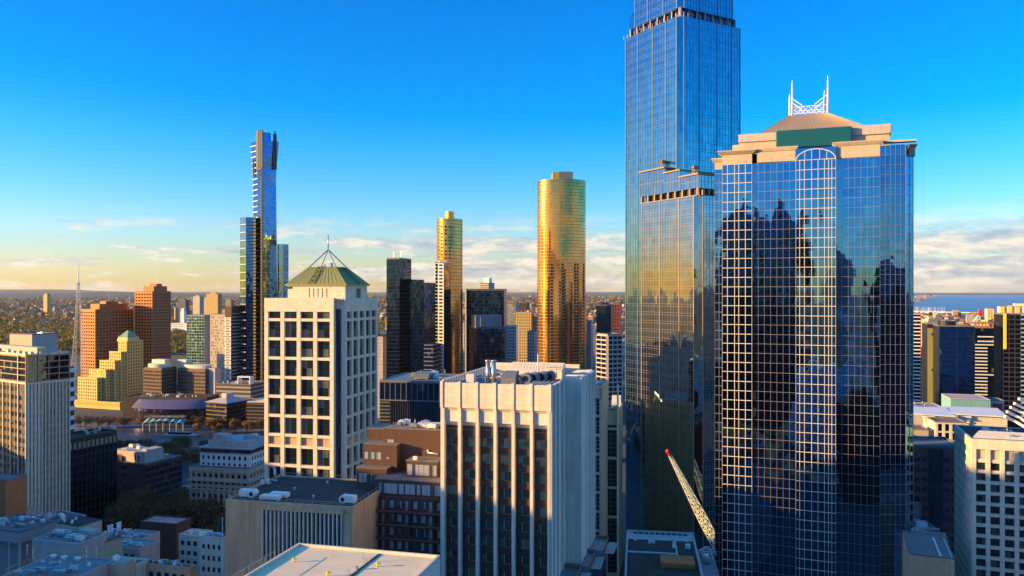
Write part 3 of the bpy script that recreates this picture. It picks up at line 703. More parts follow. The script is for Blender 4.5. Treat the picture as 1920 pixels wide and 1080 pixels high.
c.build('cornice', M['beige'], b.root)
b.roof(zr-1, M['roofgrey'], par=0, y0=3)
m = MB(); x0, x1 = b.lx(1386, 6), b.lx(1668, 6); zq = zr+.2
m.box(x0, x1, 6, D-4, zr-1, zr+4.6); m.box(x0-2.6, x0+.5, 8, D-5, zr-1, zr+3.6)
b.part('plant_room', m, M['beige'])
m = MB(); m.box(x0-.3, x1+.3, 5.4, 6.6, zr+4.0, zr+6.8); m.box(x0-.3, x0+.6, 6.6, D-4, zr+4.0, zr+6.8); m.box(x1-.3, x1+.6, 6.6, D-4, zr+4, zr+7.4); m.box(b.lx(1597, 5), x1+.3, 5.3, 5.5, zr+4.0, zr+7.2); b.part('fascia', m, M['lilac'])
sx0, sx1 = b.lx(1455, 3.5), b.lx(1597, 3.5); m = MB(); m.box(sx0, sx1, 3.2, 5.0, zr+.6, zr+6.9)
o = b.part('sign_board', m, M['teal']); bv = o.modifiers.new('bevel', 'BEVEL'); bv.width = .35; bv.segments = 3
m = MB(); a, e = b.lx(1418, 8), b.lx(1632, 8); t0, t1 = b.lx(1480, 20), b.lx(1552, 20); z1 = zr+6.4; z2 = zr+15.0
lo = [(a, 7, z1), (e, 7, z1), (e, D-5, z1), (a, D-5, z1)]; hi = [(t0, 18, z2), (t1, 18, z2), (t1, 25, z2), (t0, 25, z2)]
m.loft([lo, hi]); 
for i in range(25):
    f = i/24; m.bar((a+(e-a)*f, 7, z1+.03), (t0+(t1-t0)*f, 18, z2+.03), .09)
for i in range(9):
    f = i/8; m.bar((a, 7+(D-12)*f, z1+.03), (t0, 18+7*f, z2+.03), .09); m.bar((e, 7+(D-12)*f, z1+.03), (t1, 18+7*f, z2+.03), .09)
b.part('hipped_roof', m, M['tanroof'])
for x, y, h in ((t0, 25, 9.5), (t0+1, 18, 13.0), (t1-1, 25, 10), (t1, 18, 13.6)):
    m = MB(); m.bar((x, y, z2-1), (x, y, z2+h*.85), .42, 0, 8, .28); m.bar((x, y, z2+h*.85), (x, y, z2+h), .26, 0, 8, .06); b.part('mast', m, M['white'])
m = MB(); 
for y in (18, 25):
    for i in range(6):
        xa, xb = t0+1+(t1-t0-2)*i/6, t0+1+(t1-t0-2)*(i+1)/6
        m.bar((xa, y, z2+.5), (xb, y, z2+3.0), .1); m.bar((xa, y, z2+3.0), (xb, y, z2+.5), .1)
    m.bar((t0, y, z2+3.0), (t1, y, z2+3.0), .13); m.bar((t0, y, z2+.5), (t1, y, z2+.5), .13)
    m.bar((t0+.5, y, z2+6.5), (t0+4.5, y, z2+3.4), .2); m.bar((t1-.5, y, z2+6.5), (t1-4.5, y, z2+3.4), .2)
for x in (t0, t1): 
    m.bar((x, 18, z2+3.4), (x, 25, z2+3.4), .16); m.bar((x, 18, z2+.5), (x, 25, z2+3.4), .14)
b.part('mast_truss', m, M['white'])
bourke = b

# ---- the tall blue tower and its lower sister
T = -30
def chamf(x0, x1, y0, y1, c): return [(x0+c, y0), (x1-c, y0), (x1, y0+c), (x1, y1-c), (x1-c, y1), (x0+c, y1), (x0, y1-c), (x0, y0+c)]
b = Bld('office_tower', 'tall blue glass tower with a chamfered corner, rising out of the top of the photo', 'office tower', 1168, 1275, 1394, 342, t=T, mode='L')
zr = 238.5; W, D = b.W, b.D; cc = 2.2
gl = MB(); gl.prism(chamf(0, W, 0, D, cc), 0, zr); b.part('glass_wall', gl, M['g_rialto'])
def cgrid(mb, x0, x1, y0, y1, c, z0, z1, vx, hz, tv, th, dep, heavy=()):
    for face, L in (('front', x1-x0), ('left', y1-y0)):
        f = b.frame(face, x0, x1, y0, y1); n = round((L-2*c)/vx)
        for i in range(n+1):
            u = c+(L-2*c)*i/n; hv = i in heavy or i in (0, n)
            b.fbox(mb, f, u-(.22 if hv else tv/2), u+(.22 if hv else tv/2), z0, z1, -.05, dep*(2 if hv else 1))
        z = z1
        while z > z0: b.fbox(mb, f, c, L-c, z-th/2, z+th/2, -.05, dep*.8); b.fbox(mb, f, c, L-c, z-1.05-th/2, z-1.05+th/2, -.05, dep*.5); z -= hz
mm = MB(); cgrid(mm, 0, W, 0, D, cc, 60, zr, 1.75, 3.75, .10, .10, .1, (5, 11, 16)); b.part('mullions', mm, solid('blue_grey_mullion', (.10,.15,.20), rough=.4, metal=.5, streak=0))
# recessed plant storey with piers, then the crown
m = MB(); m.box(3, W-3, 3, D-3, zr, zr+5); b.part('recessed_storey', m, M['g_dark'])
m = MB()
for f in ('front', 'left'):
    fq = b.frame(f, 2.4, W-2.4, 2.4, D-2.4)
    for i in range(8): u = (fq[3]-.9)*i/7; b.fbox(m, fq, u, u+.7, zr, zr+4.6, -.6, .3)
    b.fbox(m, fq, 0, fq[3], zr-.05, zr+.5, -.6, 1.4)
b.part('pier', m, M['tanmull'])
m = MB(); m.prism(chamf(2, W-2.6, 2, D-4.4, cc), zr+4.5, zr+24); b.part('crown_glass', m, M['g_rialto'])
m = MB(); cgrid(m, 2, W-2.6, 2, D-4.4, cc, zr+4.5, zr+24, 1.75, 3.75, .1, .1, .1, (5, 11, 16)); b.part('crown_mullions', m, MATS['blue_grey_mullion'])
m = MB(); m.box(3, 9, D-6, D-1, zr, zr+11); m.loft([[(3, D-6, zr+11), (9, D-6, zr+11), (9, D-1, zr+11), (3, D-1, zr+11)], [(5.9, D-3.6, zr+15), (6.1, D-3.6, zr+15), (6.1, D-3.4, zr+15), (5.9, D-3.4, zr+15)]]); b.part('turret', m, M['g_rialto'])
m = MB()
for f in ('front', 'left'):
    fq = b.frame(f)
    for i in range(16): u = fq[3]*i/15*.98; b.fbox(m, fq, u, u+.1, zr, zr+2.0, -.5, -.4)
b.part('terrace_posts', m, M['white'])

b = Bld('office_tower', 'lower blue glass tower turning gold, with stepped roofs, beside the gridded tower', 'office tower', 1196, 1309, 1392, 325, t=T, mode='L')
zr = b.z(352)-3.0; W, D = b.W, b.D; cc = 2.6
gl = MB(); gl.prism(chamf(0, W, 0, D, cc), 0, zr); b.part('glass_wall', gl, M['g_rialto_n'])
mm = MB(); cgrid(mm, 0, W, 0, D, cc, 8, zr, 1.72, 3.7, .08, .09, .08, (7, 14, 19)); b.part('mullions', mm, MATS['bronze_mullion'])
m = MB(); m.box(2.5, W-2.5, 2.5, D-2.5, zr, zr+3.2); b.part('recessed_storey', m, M['black'])
m = MB()
for f in ('front', 'left'):
    fq = b.frame(f, 1, W-1, 1, D-1)
    for i in range(9): u = (fq[3]-.9)*i/8; b.fbox(m, fq, u, u+.8, zr, zr+3.2, -1.0, .2)
    b.fbox(m, fq, 0, fq[3], zr-.05, zr+.3, -.6, .8)
b.part('pier', m, M['tanmull'])
tops = ((1.0, W-1, 1, 12, zr+8.6), (1.0, W-1, 12, 22, zr+11.6), (1.2, W-1, 22, D, zr+14.0))
m = MB()
for i, (x0, x1, y0, y1, z1) in enumerate(tops): m.box(x0, x1, y0+.01*i, y1, zr+3.2, z1)
b.part('upper_glass', m, M['g_rialto_n'])
m = MB()
for x0, x1, y0, y1, z1 in tops: m.box(x0-.8, x1, y0-.7, y1, z1, z1+.55); 
b.part('roof', m, M['tanmull'])
m = MB()
for x0, x1, y0, y1, z1 in tops:
    for i in range(int((y1-y0)/1.8)+1): m.box(x0-.12, x0, y0+i*1.8, y0+i*1.8+.1, zr+3.2, z1)
    if y0 < 2:
        for i in range(int((x1-x0)/1.8)+1): m.box(x0+i*1.8, x0+i*1.8+.1, y0-.12, y0, zr+3.2, z1)
    m.box(x0-.1, x1, y0-.1, y1, (zr+3.2+z1)/2, (zr+3.2+z1)/2+.12)
b.part('upper_mullions', m, MATS['bronze_mullion'])
for x, y, z in ((3, 5, tops[0][4]+.5), (4, 26, tops[2][4]+.5)):
    m = MB(); lattice(m, (x, y, z), (x, y, z+2.6), 1.6, 3, .12); m.box(x-1.3, x+1.3, y-.7, y+.7, z+2.6, z+3.6); lattice(m, (x-2, y, z+3), (x-5, y-3, z+2.4), .8, 4, .1); b.part('cleaning_crane', m, M['tanmull'])
lowr = b
# corner glazing strip of the lower tower picks up its own bronze post
# ---- luffing crane between the towers
root = empty('mobile_crane', (PX(1375, 318), 318, 0)); tag(root, 'white lattice crane jib with a red tip, leaning out from behind the gridded tower', 'crane')
tip = Vector((PX(1252, 298), 298, PZ(846, 298))); ft = Vector((PX(1375, 318), 318, PZ(1083, 318)))
loc = Vector(root.location)
m = MB(); lattice(m, ft-loc, tip.lerp(ft, .5)-loc, 2.6, 16, .17); lattice(m, tip.lerp(ft, .5)-loc, tip.lerp(ft, .03)-loc, 2.6, 16, .16, .8); m.build('jib', M['white'], root)
m = MB(); m.ball(tip-loc, .85); m.bar(tip-loc, tip.lerp(ft, .04)-loc, .62, 0, 8); m.build('tip', M['red'], root)
m = MB(); A = ft-loc+Vector((4, 0, 14))
for sy in (-.6, .6): m.bar(A+Vector((0, sy, 0)), tip-loc+Vector((0, sy*.5, .8)), .05)
m.bar(tip-loc+Vector((-.4, 0, -.5)), tip-loc+Vector((-.4, 0, -14)), .05); m.bar(tip-loc+Vector((-.4, 0, -14)), tip-loc+Vector((-.4, 0, -15.2)), .3); m.build('cable', M['dmull'], root)
q = ft-loc; m = MB(); m.box(q.x-2, q.x+5, q.y-2, q.y+2, 1.6, q.z+.6); m.build('cab', M['white'], root)
for sy in (-2.6, 1.6): m = MB(); m.box(q.x-3.5, q.x+5.5, q.y+sy, q.y+sy+1, 0, 1.6); m.build('crawler_track', M['black'], root)
# ---- right-hand cream tower
b = Bld('office_tower', 'cream tower with deep window bays and curved white roof blades, right edge', 'office tower', 1801, 1822, 2080, 262, mode='L', D=30, t=20)
zr = b.z(822); fr = b.frame('front'); W = b.W
b.body(0, zr-.5, None, x0=.3, x1=W-.3, y0=.6, y1=b.D)
fh = 3.5; z = zr-3.3; nx = 9; cw = (W-1.2)/nx
f2 = ((fr[0][0], .65), *fr[1:]); 
b.fbox(b.wall, fr, 0, W, zr-3.3, zr, -.8, .5)
nz = 22
for i in range(nx+1): b.fbox(b.wall, fr, i*cw, i*cw+1.2, 0, zr-3.2, -.8, .5)
first = MB()
b.fbox(first, f2, 0, W, zr-6.6, zr-3.3, 0, .35); b.part('blank_panels', first, M['beige'])
for j in range(nz):
    zt = zr-6.6-j*fh
    if zt-fh < 1: break
    b.fbox(b.wall, fr, .02, W-.02, zt-1.05, zt-.0, -.8, .1)
    for i in range(nx):
        u = i*cw+1.2; b.wins.append((f2, u, u+cw-1.2, zt-fh, zt-1.05, 'w'))
b.make_windows(M['g_warm'], split=(4, 2), cap=100)
fl_ = b.frame('left'); b.grid(fl_, 0, zr-3.2, 9, 20, 1.0, 1.1, .35, win=False); b.fbox(b.wall, fl_, 0, fl_[3], zr-3.2, zr, -.3, .5)
m = MB(); m.box(0.05, .1, 0.6, b.D, 0, zr-3.3); b.part('side_glazing', m, M['g_warm'])
b.roof(zr-.6, M['roofdark'], par=.5, pmat=M['cream'])
m = MB()
for k in range(9): m.box(1+k*.4, 24+k, 3+k*1.1, 3.5+k*1.1, zr-.2, zr+.1+.1*k)
b.part('roof_rails', m, M['pale_metal'])
m = MB()
for k in range(5):                                   # stacked curved blades
    n = 8
    for i in range(n):
        f0, f1 = i/n, (i+1)/n
        px_, py_ = (1884, 1889, 1897, 1905, 1915)[k], (781, 772.6, 765, 758, 750)[k]
        P = lambda f: (b.lx(px_+f*44, 9), 9+k*.8+2.5*sin(f*3), b.zz(py_+f*20+3*f*f, b.lx(px_+f*44, 9), 9))
        m.bar(P(f0), P(f1), .55, 0, 4)
b.part('roof_crown', m, M['white'])
m = MB(); m.box(20, W-3, 12, 22, zr-.3, zr+7); b.part('plant_room', m, M['grey'])
b.plant(4, 14, 4, 20, zr-.4, 9, 21, .8)
b.finish(M['cream'])

# ---- left-hand tower
b = Bld('office_tower', 'tall office tower with pale vertical strips and a dark glazed top, at the left edge', 'office tower', -150, 50, 131, 337, t=34)
zr = b.z(668); zt = b.z(716+4); W, D = b.W, b.D
b.body(0, zr-.4, None, x0=b.x0+.4, x1=-.4, y0=.4, y1=D-.4)
for face, n in (('front', 16), ('right', 12)):
    fr = b.frame(face); L = fr[3]
    for i in range(n+1):
        u = (L-.5)*i/n; thick = i % 2 == 0
        wv = .8 if (face == 'right' and i < 4) else .5
        b.fbox(b.wall, fr, u, u+wv, 0, zt if (i % 3 or face == 'right') else zr, -.5, .45)
        if i < n:
            uu = u+wv; nxt = (L-.5)*(i+1)/n
            b.fbox(b.wall, fr, (uu+nxt)/2-.09, (uu+nxt)/2+.09, 0, zt, -.5, .2)
            z = zt-3.6
            while z > 30:
                b.wins.append((fr, uu, (uu+nxt)/2-.14, z, z+1.9, 'w')); b.wins.append((fr, (uu+nxt)/2+.14, nxt, z+.1*(i%3), z+1.9, 'w')); z -= 3.6
    b.fbox(b.wall, fr, 0, L, zt-.2, zt+.5, -.5, .5)
    for j in range(5): b.fbox(b.trim, fr, 0, L, zt+.6+(zr-zt-.8)*j/4, zt+1.0+(zr-zt-.8)*j/4, -.3, .3)
    for i in range(5): b.fbox(b.trim, fr, (L-.5)*i/4, (L-.5)*i/4+.35, zt, zr+.9, -.3, .34)
gm = MB(); gm.box(b.x0+.05, -.05, .05, D-.05, zt+.4, zr-.5); b.part('top_storey_glass', gm, M['g_dark'])
pn = MB()
for face in ('front', 'right'):
    fr = b.frame(face); b.fbox(pn, fr, .2, fr[3]-.2, 0, zt-.2, -.5, .02)
b.part('infill_panels', pn, M['brown'])
b.make_windows(M['g_warm'], cap=100)
b.roof(zr, M['roofgrey'], par=.9, pmat=M['cream'])
m = MB(); m.box(b.x0+12, -8, 8, D-6, zr, zr+2.8); b.part('plant_room', m, M['beige'])
b.plant(b.x0+5, -3, 2, D-4, zr+.1, 16, 31, 1.0)
for k in range(5):
    m = MB(); m.box(-1-k*5, 1.2-k*5, 1, 2.4, zr+.6, zr+1.7); b.part('roof_unit', m, M['cream'])
b.finish(M['cream'], M['tanmull'], 'bronze_bands')
# ================================================================ THE MIDDLE DISTANCE
def ellipse(cx, cy, a, c, n=48, ph=0.0): return [(cx+a*cos(2*pi*i/n+ph), cy+c*sin(2*pi*i/n+ph)) for i in range(n)]
def bands(b, x0, x1, y0, y1, z0, z1, hz, th, dep, mb=None):
    mb = mb or b.trim; z = z0+hz
    while z < z1: mb.box(x0-dep, x1+dep, y0-dep, y1+dep, z-th/2, z+th/2); z += hz
def simple(name, label, cat, pxL, px0, pxR, Y, pyt, wall, mode='R', t=GRID, D=None, W=None, roofm=None, par=.8, group=None, z=None, plant=0, seed=0):
    b = Bld(name, label, cat, pxL, px0, pxR, Y, t=t, mode=mode, D=D, W=W, group=group)
    b.zr = b.z(pyt) if z is None else z
    if wall: b.body(0, b.zr, None)
    b.roof(b.zr+.01, roofm or M['roofgrey'], par=par)
    if plant: b.plant(b.x0+2, b.x1-4, 2, max(3, b.D-5), b.zr+.1, plant, seed, 1.3)
    return b

# ---- slender twisted tower with gold spine, far left of centre
Y = 860; root = empty('skyscraper', (PX(491, Y), Y, 0), 0); tag(root, 'very tall slender blue skyscraper with a waisted body, tallest on the left', 'skyscraper')
def q3(px, dy): return (PX(px, Y+dy)-PX(491, Y), dy)
def sec(l, n_, r, z, bk=34): return [(*q3(l, 18), z), (*q3(n_, 0), z), (*q3(r, 12), z), (*q3((l+r)/2+2, bk), z)]
Z = lambda py: PZ(py, Y)
m = MB(); lv = [(475, 491, 521, 760), (475, 491, 520, 600), (475, 491, 519, 450), (475, 491, 517.5, 340), (473.5, 491, 518.5, 312), (470, 491.5, 523, 262)]
m.loft([sec(l, n_, r, Z(py)) for l, n_, r, py in lv]); m.build('glass_body', M['g_blue'], root)
m = MB(); z = Z(720)
while z < Z(268):
    py = EYE-(z-H)*F/Y
    for (a, c) in zip(lv[:-1], lv[1:]):
        if a[3] >= py >= c[3]:
            f = (a[3]-py)/(a[3]-c[3]); l, n_, r = [a[i]+(c[i]-a[i])*f for i in range(3)]
            p, q, e = sec(l, n_, r, z)[:3]
            m.bar((q[0]+1.6, q[1]-.2, z), (e[0]-.3, e[1]-.4, z), .22)
            m.bar((p[0]-.2, p[1]-.4, z), (p[0]+(q[0]-p[0])*.55, p[1]+(q[1]-p[1])*.55-.4, z), .55 if py < 560 else .3)
            break
    z += 6.0
m.build('floor_lines', M['white'], root)
m = MB(); m.box(-1.0, 1.1, -1.0, 1.2, 0, Z(315)); m.build('spine', M['tanmull'], root)
sp = MB(); z = Z(720)
while z < Z(330): sp.box(-1.15, 0.2, -1.15, 1.3, z, z+1.7); z += 3.4
sp.build('spine_balconies', M['gold'], root)
m = MB(); pa = q3(480, 9); m.prism([q3(480, 8), q3(491, -.6), q3(493.5, 1), q3(493, 20), q3(482, 22)], Z(318), Z(243)); m.build('crown_left', M['dmull'], root)
m = MB(); m.prism([q3(481, 6), q3(491.5, -1.4), (q3(491.5, -1.4)[0], .2), (q3(481, 6)[0], 8)], Z(316), Z(244))
m.prism([q3(512, 7), q3(519, 10), q3(519, 12), q3(512, 9)], Z(315), Z(248)); 
m.build('crown_frame', solid('crown_grey', (.13,.13,.15)), root)
m = MB()
for i in range(18): 
    z = Z(314)+i*2.3
    for px, dy in ((485, 3.0), (488.5, .2), (514.5, 7.4), (517, 8.8)): x, y = q3(px, dy); m.box(x-.6, x+.6, y-.6, y+.2, z, z+1.2)
m.build('crown_openings', M['black'], root)
m = MB(); m.prism([q3(493, 1), q3(508, 7), q3(508, 20), q3(494, 20)], Z(262), Z(247)); m.build('crown_core', M['g_blue'], root)
m = MB(); x, y = q3(499, 10); m.cyl(x, y, Z(248), Z(240), .3, 0, 6); x, y = q3(482, 12); m.cyl(x, y, Z(243), Z(240), .3, 0, 6); m.build('antenna', M['metal'], root)
for nm, l, n_, r, top, k in (('left_wing', 450, 462, 478, 407, 0), ('right_wing', 505, 523, 541, 458, 1)):
    m = MB()
    if k == 0: m.prism([q3(450, 6), q3(461, 0), q3(479, 4), q3(479, 30), q3(452, 30)], 0, Z(top))
    else: m.prism([q3(494, 4), q3(519, 9), q3(519, 30), q3(500, 30)], 0, Z(top+2)); m.prism([q3(520, 8), q3(531, 5), q3(541, 14), q3(538, 32), q3(520, 32)], 0, Z(top-1))
    w_ = m.build('wing', M['g_blue'], root)
    m = MB(); z = 4
    while z < Z(top)-2:
        if k == 0: m.bar((*q3(450, 5.6), z), (*q3(461, -.4), z), .25)
        else: m.bar((*q3(520, 7.6), z), (*q3(531, 4.6), z), .25); m.bar((*q3(532, 4.6), z), (*q3(541, 13.5), z), .2)
        z += 8.6
    m.build('floor_lines', M['white'], w_)
m = MB(); z = 3
while z < Z(407)-2: m.bar((*q3(463, .2), z), (*q3(477, 3.5), z), .5); z += 3.5
m.build('balcony_bands', solid('navy_band', (.03,.05,.10), rough=.3), root)
m = MB(); x, y = q3(477.5, 2)
z = 3
while z < Z(409): m.box(x-1.2, x+1.4, y-1.0, y, z, z+1.9); z += 3.45
m.build('gold_balconies', M['gold'], root)
m = MB(); pr = q3(474, 12); m.box(pr[0]-.3, pr[0]+.8, pr[1]+.5, pr[1]+2, Z(328), Z(296)); m.build('red_panel', M['red'], root)

# ---- two orange granite towers
for k, (l, n_, r, Y, py, lab) in enumerate(((152, 179, 250, 960, 581, 'wide orange granite tower with square windows, behind the cream lattice spire'), (253, 286, 320, 990, 547, 'slim orange granite tower with square windows, tallest of the two orange towers'))):
    b = Bld('office_tower', lab, 'office tower', l, n_, r, Y, t=27 if k == 0 else 20, group='orange granite towers'); zr = b.z(py)
    b.body(0, zr, None, x0=b.x0+.4, x1=-.4, y0=.4)
    fr = b.frame('front'); fr2 = b.frame('right'); nz = int((zr-8)/3.9); z0 = zr-2.4-nz*3.9
    b.grid(fr, z0, zr-2.4, 6, nz, 1.5, 2.1, .4); b.grid(fr2, z0, zr-2.4, 12 if k == 0 else 9, nz, 1.3, 2.1, .4)
    b.fbox(b.wall, fr, 0, fr[3], zr-2.4, zr, -.3, .45); b.fbox(b.wall, fr2, 0, fr2[3], zr-2.4, zr, -.3, .45); b.fbox(b.wall, fr, 0, fr[3], 0, z0, -.3, .4)
    b.make_windows(M['g_black'], cap=100)
    b.wall.box(b.x0+b.W*.35, -1.5, b.D*.12, b.D*.85, zr, zr+7); b.wall.box(b.x0+b.W*.5, -2.5, b.D*.3, b.D*.6, zr+7, zr+10)
    b.roof(zr+.01, M['roofgrey'], par=.8, pmat=M['orange'])
    m = MB(); m.cyl(-4, b.D*.4, zr+10, zr+20, .25, 0, 6); b.part('antenna', m, M['metal'])
    b.finish(M['orange'])
# ---- white lattice spire with skirt
Y = 905; root = empty('spire', (PX(147, Y), Y, 0)); tag(root, 'tall cream lattice spire flaring into a wide webbed skirt at its foot', 'spire')
m = MB(); zt = PZ(490, Y); prof = [(PZ(760, Y), 20), (PZ(735, Y), 15), (PZ(705, Y), 10), (PZ(680, Y), 7.2), (PZ(640, Y), 5.2), (PZ(600, Y), 3.6), (PZ(560, Y), 2.4), (PZ(530, Y), 1.4)]
pts = []
for (z0, r0), (z1, r1) in zip(prof[:-1], prof[1:]):
    n = 4
    for i in range(n): f = i/n; pts.append((z0+(z1-z0)*f, r0+(r1-r0)*f))
pts.append(prof[-1])
for a in range(len(pts)-1):
    z0, r0 = pts[a]; z1, r1 = pts[a+1]
    for i in range(8):
        t0, t1 = 2*pi*i/8, 2*pi*(i+1)/8
        A = (r0*cos(t0), r0*sin(t0), z0); B_ = (r1*cos(t0), r1*sin(t0), z1); Cc = (r1*cos(t1), r1*sin(t1), z1); Dd = (r0*cos(t1), r0*sin(t1), z0)
        m.bar(A, B_, .17); m.bar(A, Cc, .09); m.bar(B_, Cc, .08)
m.build('lattice', M['cream'], root)
m = MB(); m.cyl(0, 0, prof[-1][0]-2, PZ(512, Y), .9, 0, 6, .5); m.cyl(0, 0, PZ(512, Y), zt, .4, 0, 6, .15); m.box(0, 9, -.4, .4, PZ(548, Y), PZ(546, Y)); m.build('mast', M['white'], root)
m = MB()
for i in range(10): t0 = 2*pi*i/10; m.bar((20*cos(t0), 20*sin(t0), prof[0][0]), (27*cos(t0), 27*sin(t0), 4), .35); m.bar((20*cos(t0), 20*sin(t0), prof[0][0]), (24*cos(t0+.3), 24*sin(t0+.3), 4), .3)
m.build('skirt', M['white'], root)

# ---- stepped yellow hotel
b = Bld('hotel', 'stepped yellow sandstone hotel with a small green pyramid roof', 'hotel', 222, 238, 268, 845, t=24); 
def hotel_block(x0, x1, y0, y1, z1):
    b.wall.box(x0+.3, x1-.3, y0+.3, y1, 0, z1)
    f1 = b.frame('front', x0, x1, y0, y1); f2 = b.frame('right', x0, x1, y0, y1)
    nz = int((z1-6)/3.3); z0 = z1-1.2-nz*3.3
    for f in (f1, f2):
        nx = max(2, round(f[3]/3.6)); b.grid(f, z0, z1-1.2, nx, nz, 1.7, 1.6, .3, endp=1.6)
        b.fbox(b.wall, f, 0, f[3], z1-1.2, z1+.5, -.3, .42)
zt = b.z(640); b0 = b.x0
hotel_block(b0, 0, 0, b.D, zt)
hotel_block(b0-6, -1.5, -6, 6, zt-11); hotel_block(b0-13, -3.5, -12, 0, zt-20); hotel_block(b0-20, -8, -19, -5, zt-29); hotel_block(b0-28, -12, -26, -10, zt-37)
b.make_windows(M['g_warm'], cap=100)
m = MB(); cx, cy = b0/2, b.D/2-3
m.loft([[(cx-8, cy-8, zt), (cx+8, cy-8, zt), (cx+8, cy+8, zt), (cx-8, cy+8, zt)], [(cx-7, cy-7, zt+4), (cx+7, cy-7, zt+4), (cx+7, cy+7, zt+4), (cx-7, cy+7, zt+4)]]); m2 = MB()
m2.loft([[(cx-7.3, cy-7.3, zt+4), (cx+7.3, cy-7.3, zt+4), (cx+7.3, cy+7.3, zt+4), (cx-7.3, cy+7.3, zt+4)], [(cx-1, cy-1, zt+11), (cx+1, cy-1, zt+11), (cx+1, cy+1, zt+11), (cx-1, cy+1, zt+11)]])
for sx in (-6.5, 6.5): m.cyl(cx+sx, cy-6.5, zt+4, zt+10, .3, 0, 5, .05)
b.part('attic', m, M['yellowst']); b.part('pyramid_roof', m2, solid('verdigris_roof', (.16,.30,.20)))
b.finish(M['yellowst'])

# ---- pair of brown ribbed offices
for k, (l, n_, r, Y, py, lab) in enumerate(((269, 303, 331, 800, 690, 'brown office block with ribbed walls and a sunlit left face, left one of a pair'), (333, 385, 404, 800, 692, 'brown office block with rounded pale top and blank grey end wall, right of a pair'))):
    b = Bld('office_building', lab, 'office building', l, n_, r, Y, t=22, group='brown ribbed office pair'); zr = b.z(py)
    b.body(0, zr, None, x0=b.x0+.4, x1=-.4, y0=.4)
    for f in (b.frame('front'), b.frame('right')):
        nz = int((zr-4)/3.6); nx = max(4, round(f[3]/2.0)); b.grid(f, zr-3-nz*3.6, zr-3, nx, nz, .5, 1.7, .35, win=False)
        g_ = MB(); b.fbox(g_, f, .3, f[3]-.3, 4, zr-3.2, -.3, .04); b.part('ribbon_windows', g_, M['g_purple'])
        b.fbox(b.wall, f, 0, f[3], zr-3, zr-1.4, -.3, .4)
    m = MB(); cx = (b.x0)/2; m.prism(ellipse(cx, b.D/2, b.W*.52, b.D*.5, 32), zr, zr+3.4, smooth=False); m.box(b.x0+3, -4, b.D*.4, b.D*.8, zr+3.4, zr+7.5) if k == 0 else m.box(b.x0-4, b.x0+7, 4, 12, zr+3.4, zr+8); b.part('rounded_top', m, M['cream'])
    if k == 1: m = MB(); m.box(.6, 8.4, 4, 12, 0, zr+.5); b.part('end_wall', m, M['lilac'])
    b.finish(solid('warm_brown_rib', (.15,.09,.065)) if k == 0 else MATS['warm_brown_rib'])
# ---- buildings between them and the skyscraper
b = simple('apartment_tower', 'green glass apartment tower with pale frames', 'apartment tower', 350, 383, 392, 900, 592, True, D=16); f = b.frame('front'); b.curtain(f, 4, b.zr, 3.2, 3.3, .25, .5, .15)
m = MB(); b.fbox(m, f, .2, f[3]-.2, 3, b.zr-.6, 0, .04); b.part('glazing', m, M['g_green']); b.finish(M['bluemetal'], M['teallouvre'])
b = simple('apartment_tower', 'beige apartment tower with scattered dark window slots', 'apartment tower', 394, 425, 436, 880, 590, True, D=16)
g = random.Random(4)
for f in (b.frame('front'),):
    for j in range(26):
        for i in range(8):
            if g.random() < .62: u = 1+i*(f[3]-2)/8+g.uniform(0, .8); z = b.zr-4-j*3.5; b.wins.append((f, u, u+g.choice([1.0, 1.6]), z, z+g.choice([1.6, 2.4]), 'w'))
b.make_windows(M['g_green'], cap=100); b.finish(M['beige'])
b = simple('apartment_tower', 'dark apartment tower with stacked white balcony boxes', 'apartment tower', 422, 434, 449, 860, 575, True, D=20)
m = MB(); f = b.frame('front'); 
for j in range(14):
    z = b.zr-16-j*5.2
    for i in range(1): b.fbox(m, f, .2, f[3]-.2, z, z+4.3, 0, 1.0); b.fbox(b.trim, f, 1.6, f[3]-1.6, z+.8, z+1.7, 1.0, 1.04); b.fbox(b.trim, f, 1.6, f[3]-1.6, z+2.5, z+3.4, 1.0, 1.04)
    
b.part('balcony_boxes', m, M['white']); m = MB(); f2 = b.frame('right')
for j in range(24): z = b.zr-8-j*3.6; b.fbox(m, f2, 1.5, f2[3]*.8, z, z+.8, 0, .9)
b.part('balcony', m, M['white']); b.finish(M['brown'], M['black'], 'openings')

# ---- dark pair behind (725-795)
b = simple('apartment_tower', 'black-blue stepped glass tower, left of the slender gold tower', 'apartment tower', 725, 749, 771, 700, 486, True, t=18, par=1.2)
m = MB(); e = .1; m.box(b.x0-e, .0+e, -e, b.D, 0, b.zr-.3); b.part('glass_wall', m, M['g_black']); bands(b, b.x0, 0, 0, b.D, 0, b.zr, 3.4, .3, .12)
w2 = MB(); xa, xb = b.lx(750, b.D*.45), b.lx(795, b.D*.45); w2.box(0.2, xb, b.D*.45, b.D+12, 0, b.zz(530, 0, b.D*.5)); w2.box(0.2, xb*.45, b.D*.45+2, b.D+10, 0, b.zz(524, 0, b.D*.5)); b.part('lower_wing', w2, M['g_black'])
zz2 = b.zz(530, 0, b.D*.5); w3 = MB()
z = 3
while z < zz2: w3.box(.1, xb+.15, b.D*.45-.15, b.D+12.1, z, z+.45); z += 3.4
b.part('wing_floor_bands', w3, M['dmull'])
for x in (b.x0+5, b.x0+12): m = MB(); m.cyl(x, 4, b.zr, b.zr+7, .3, 0, 6); m.box(x-1, x+1, 3, 5, b.zr, b.zr+2); b.part('antenna', m, M['metal'])
b.finish(M['black'], M['dmull'], 'floor_bands')
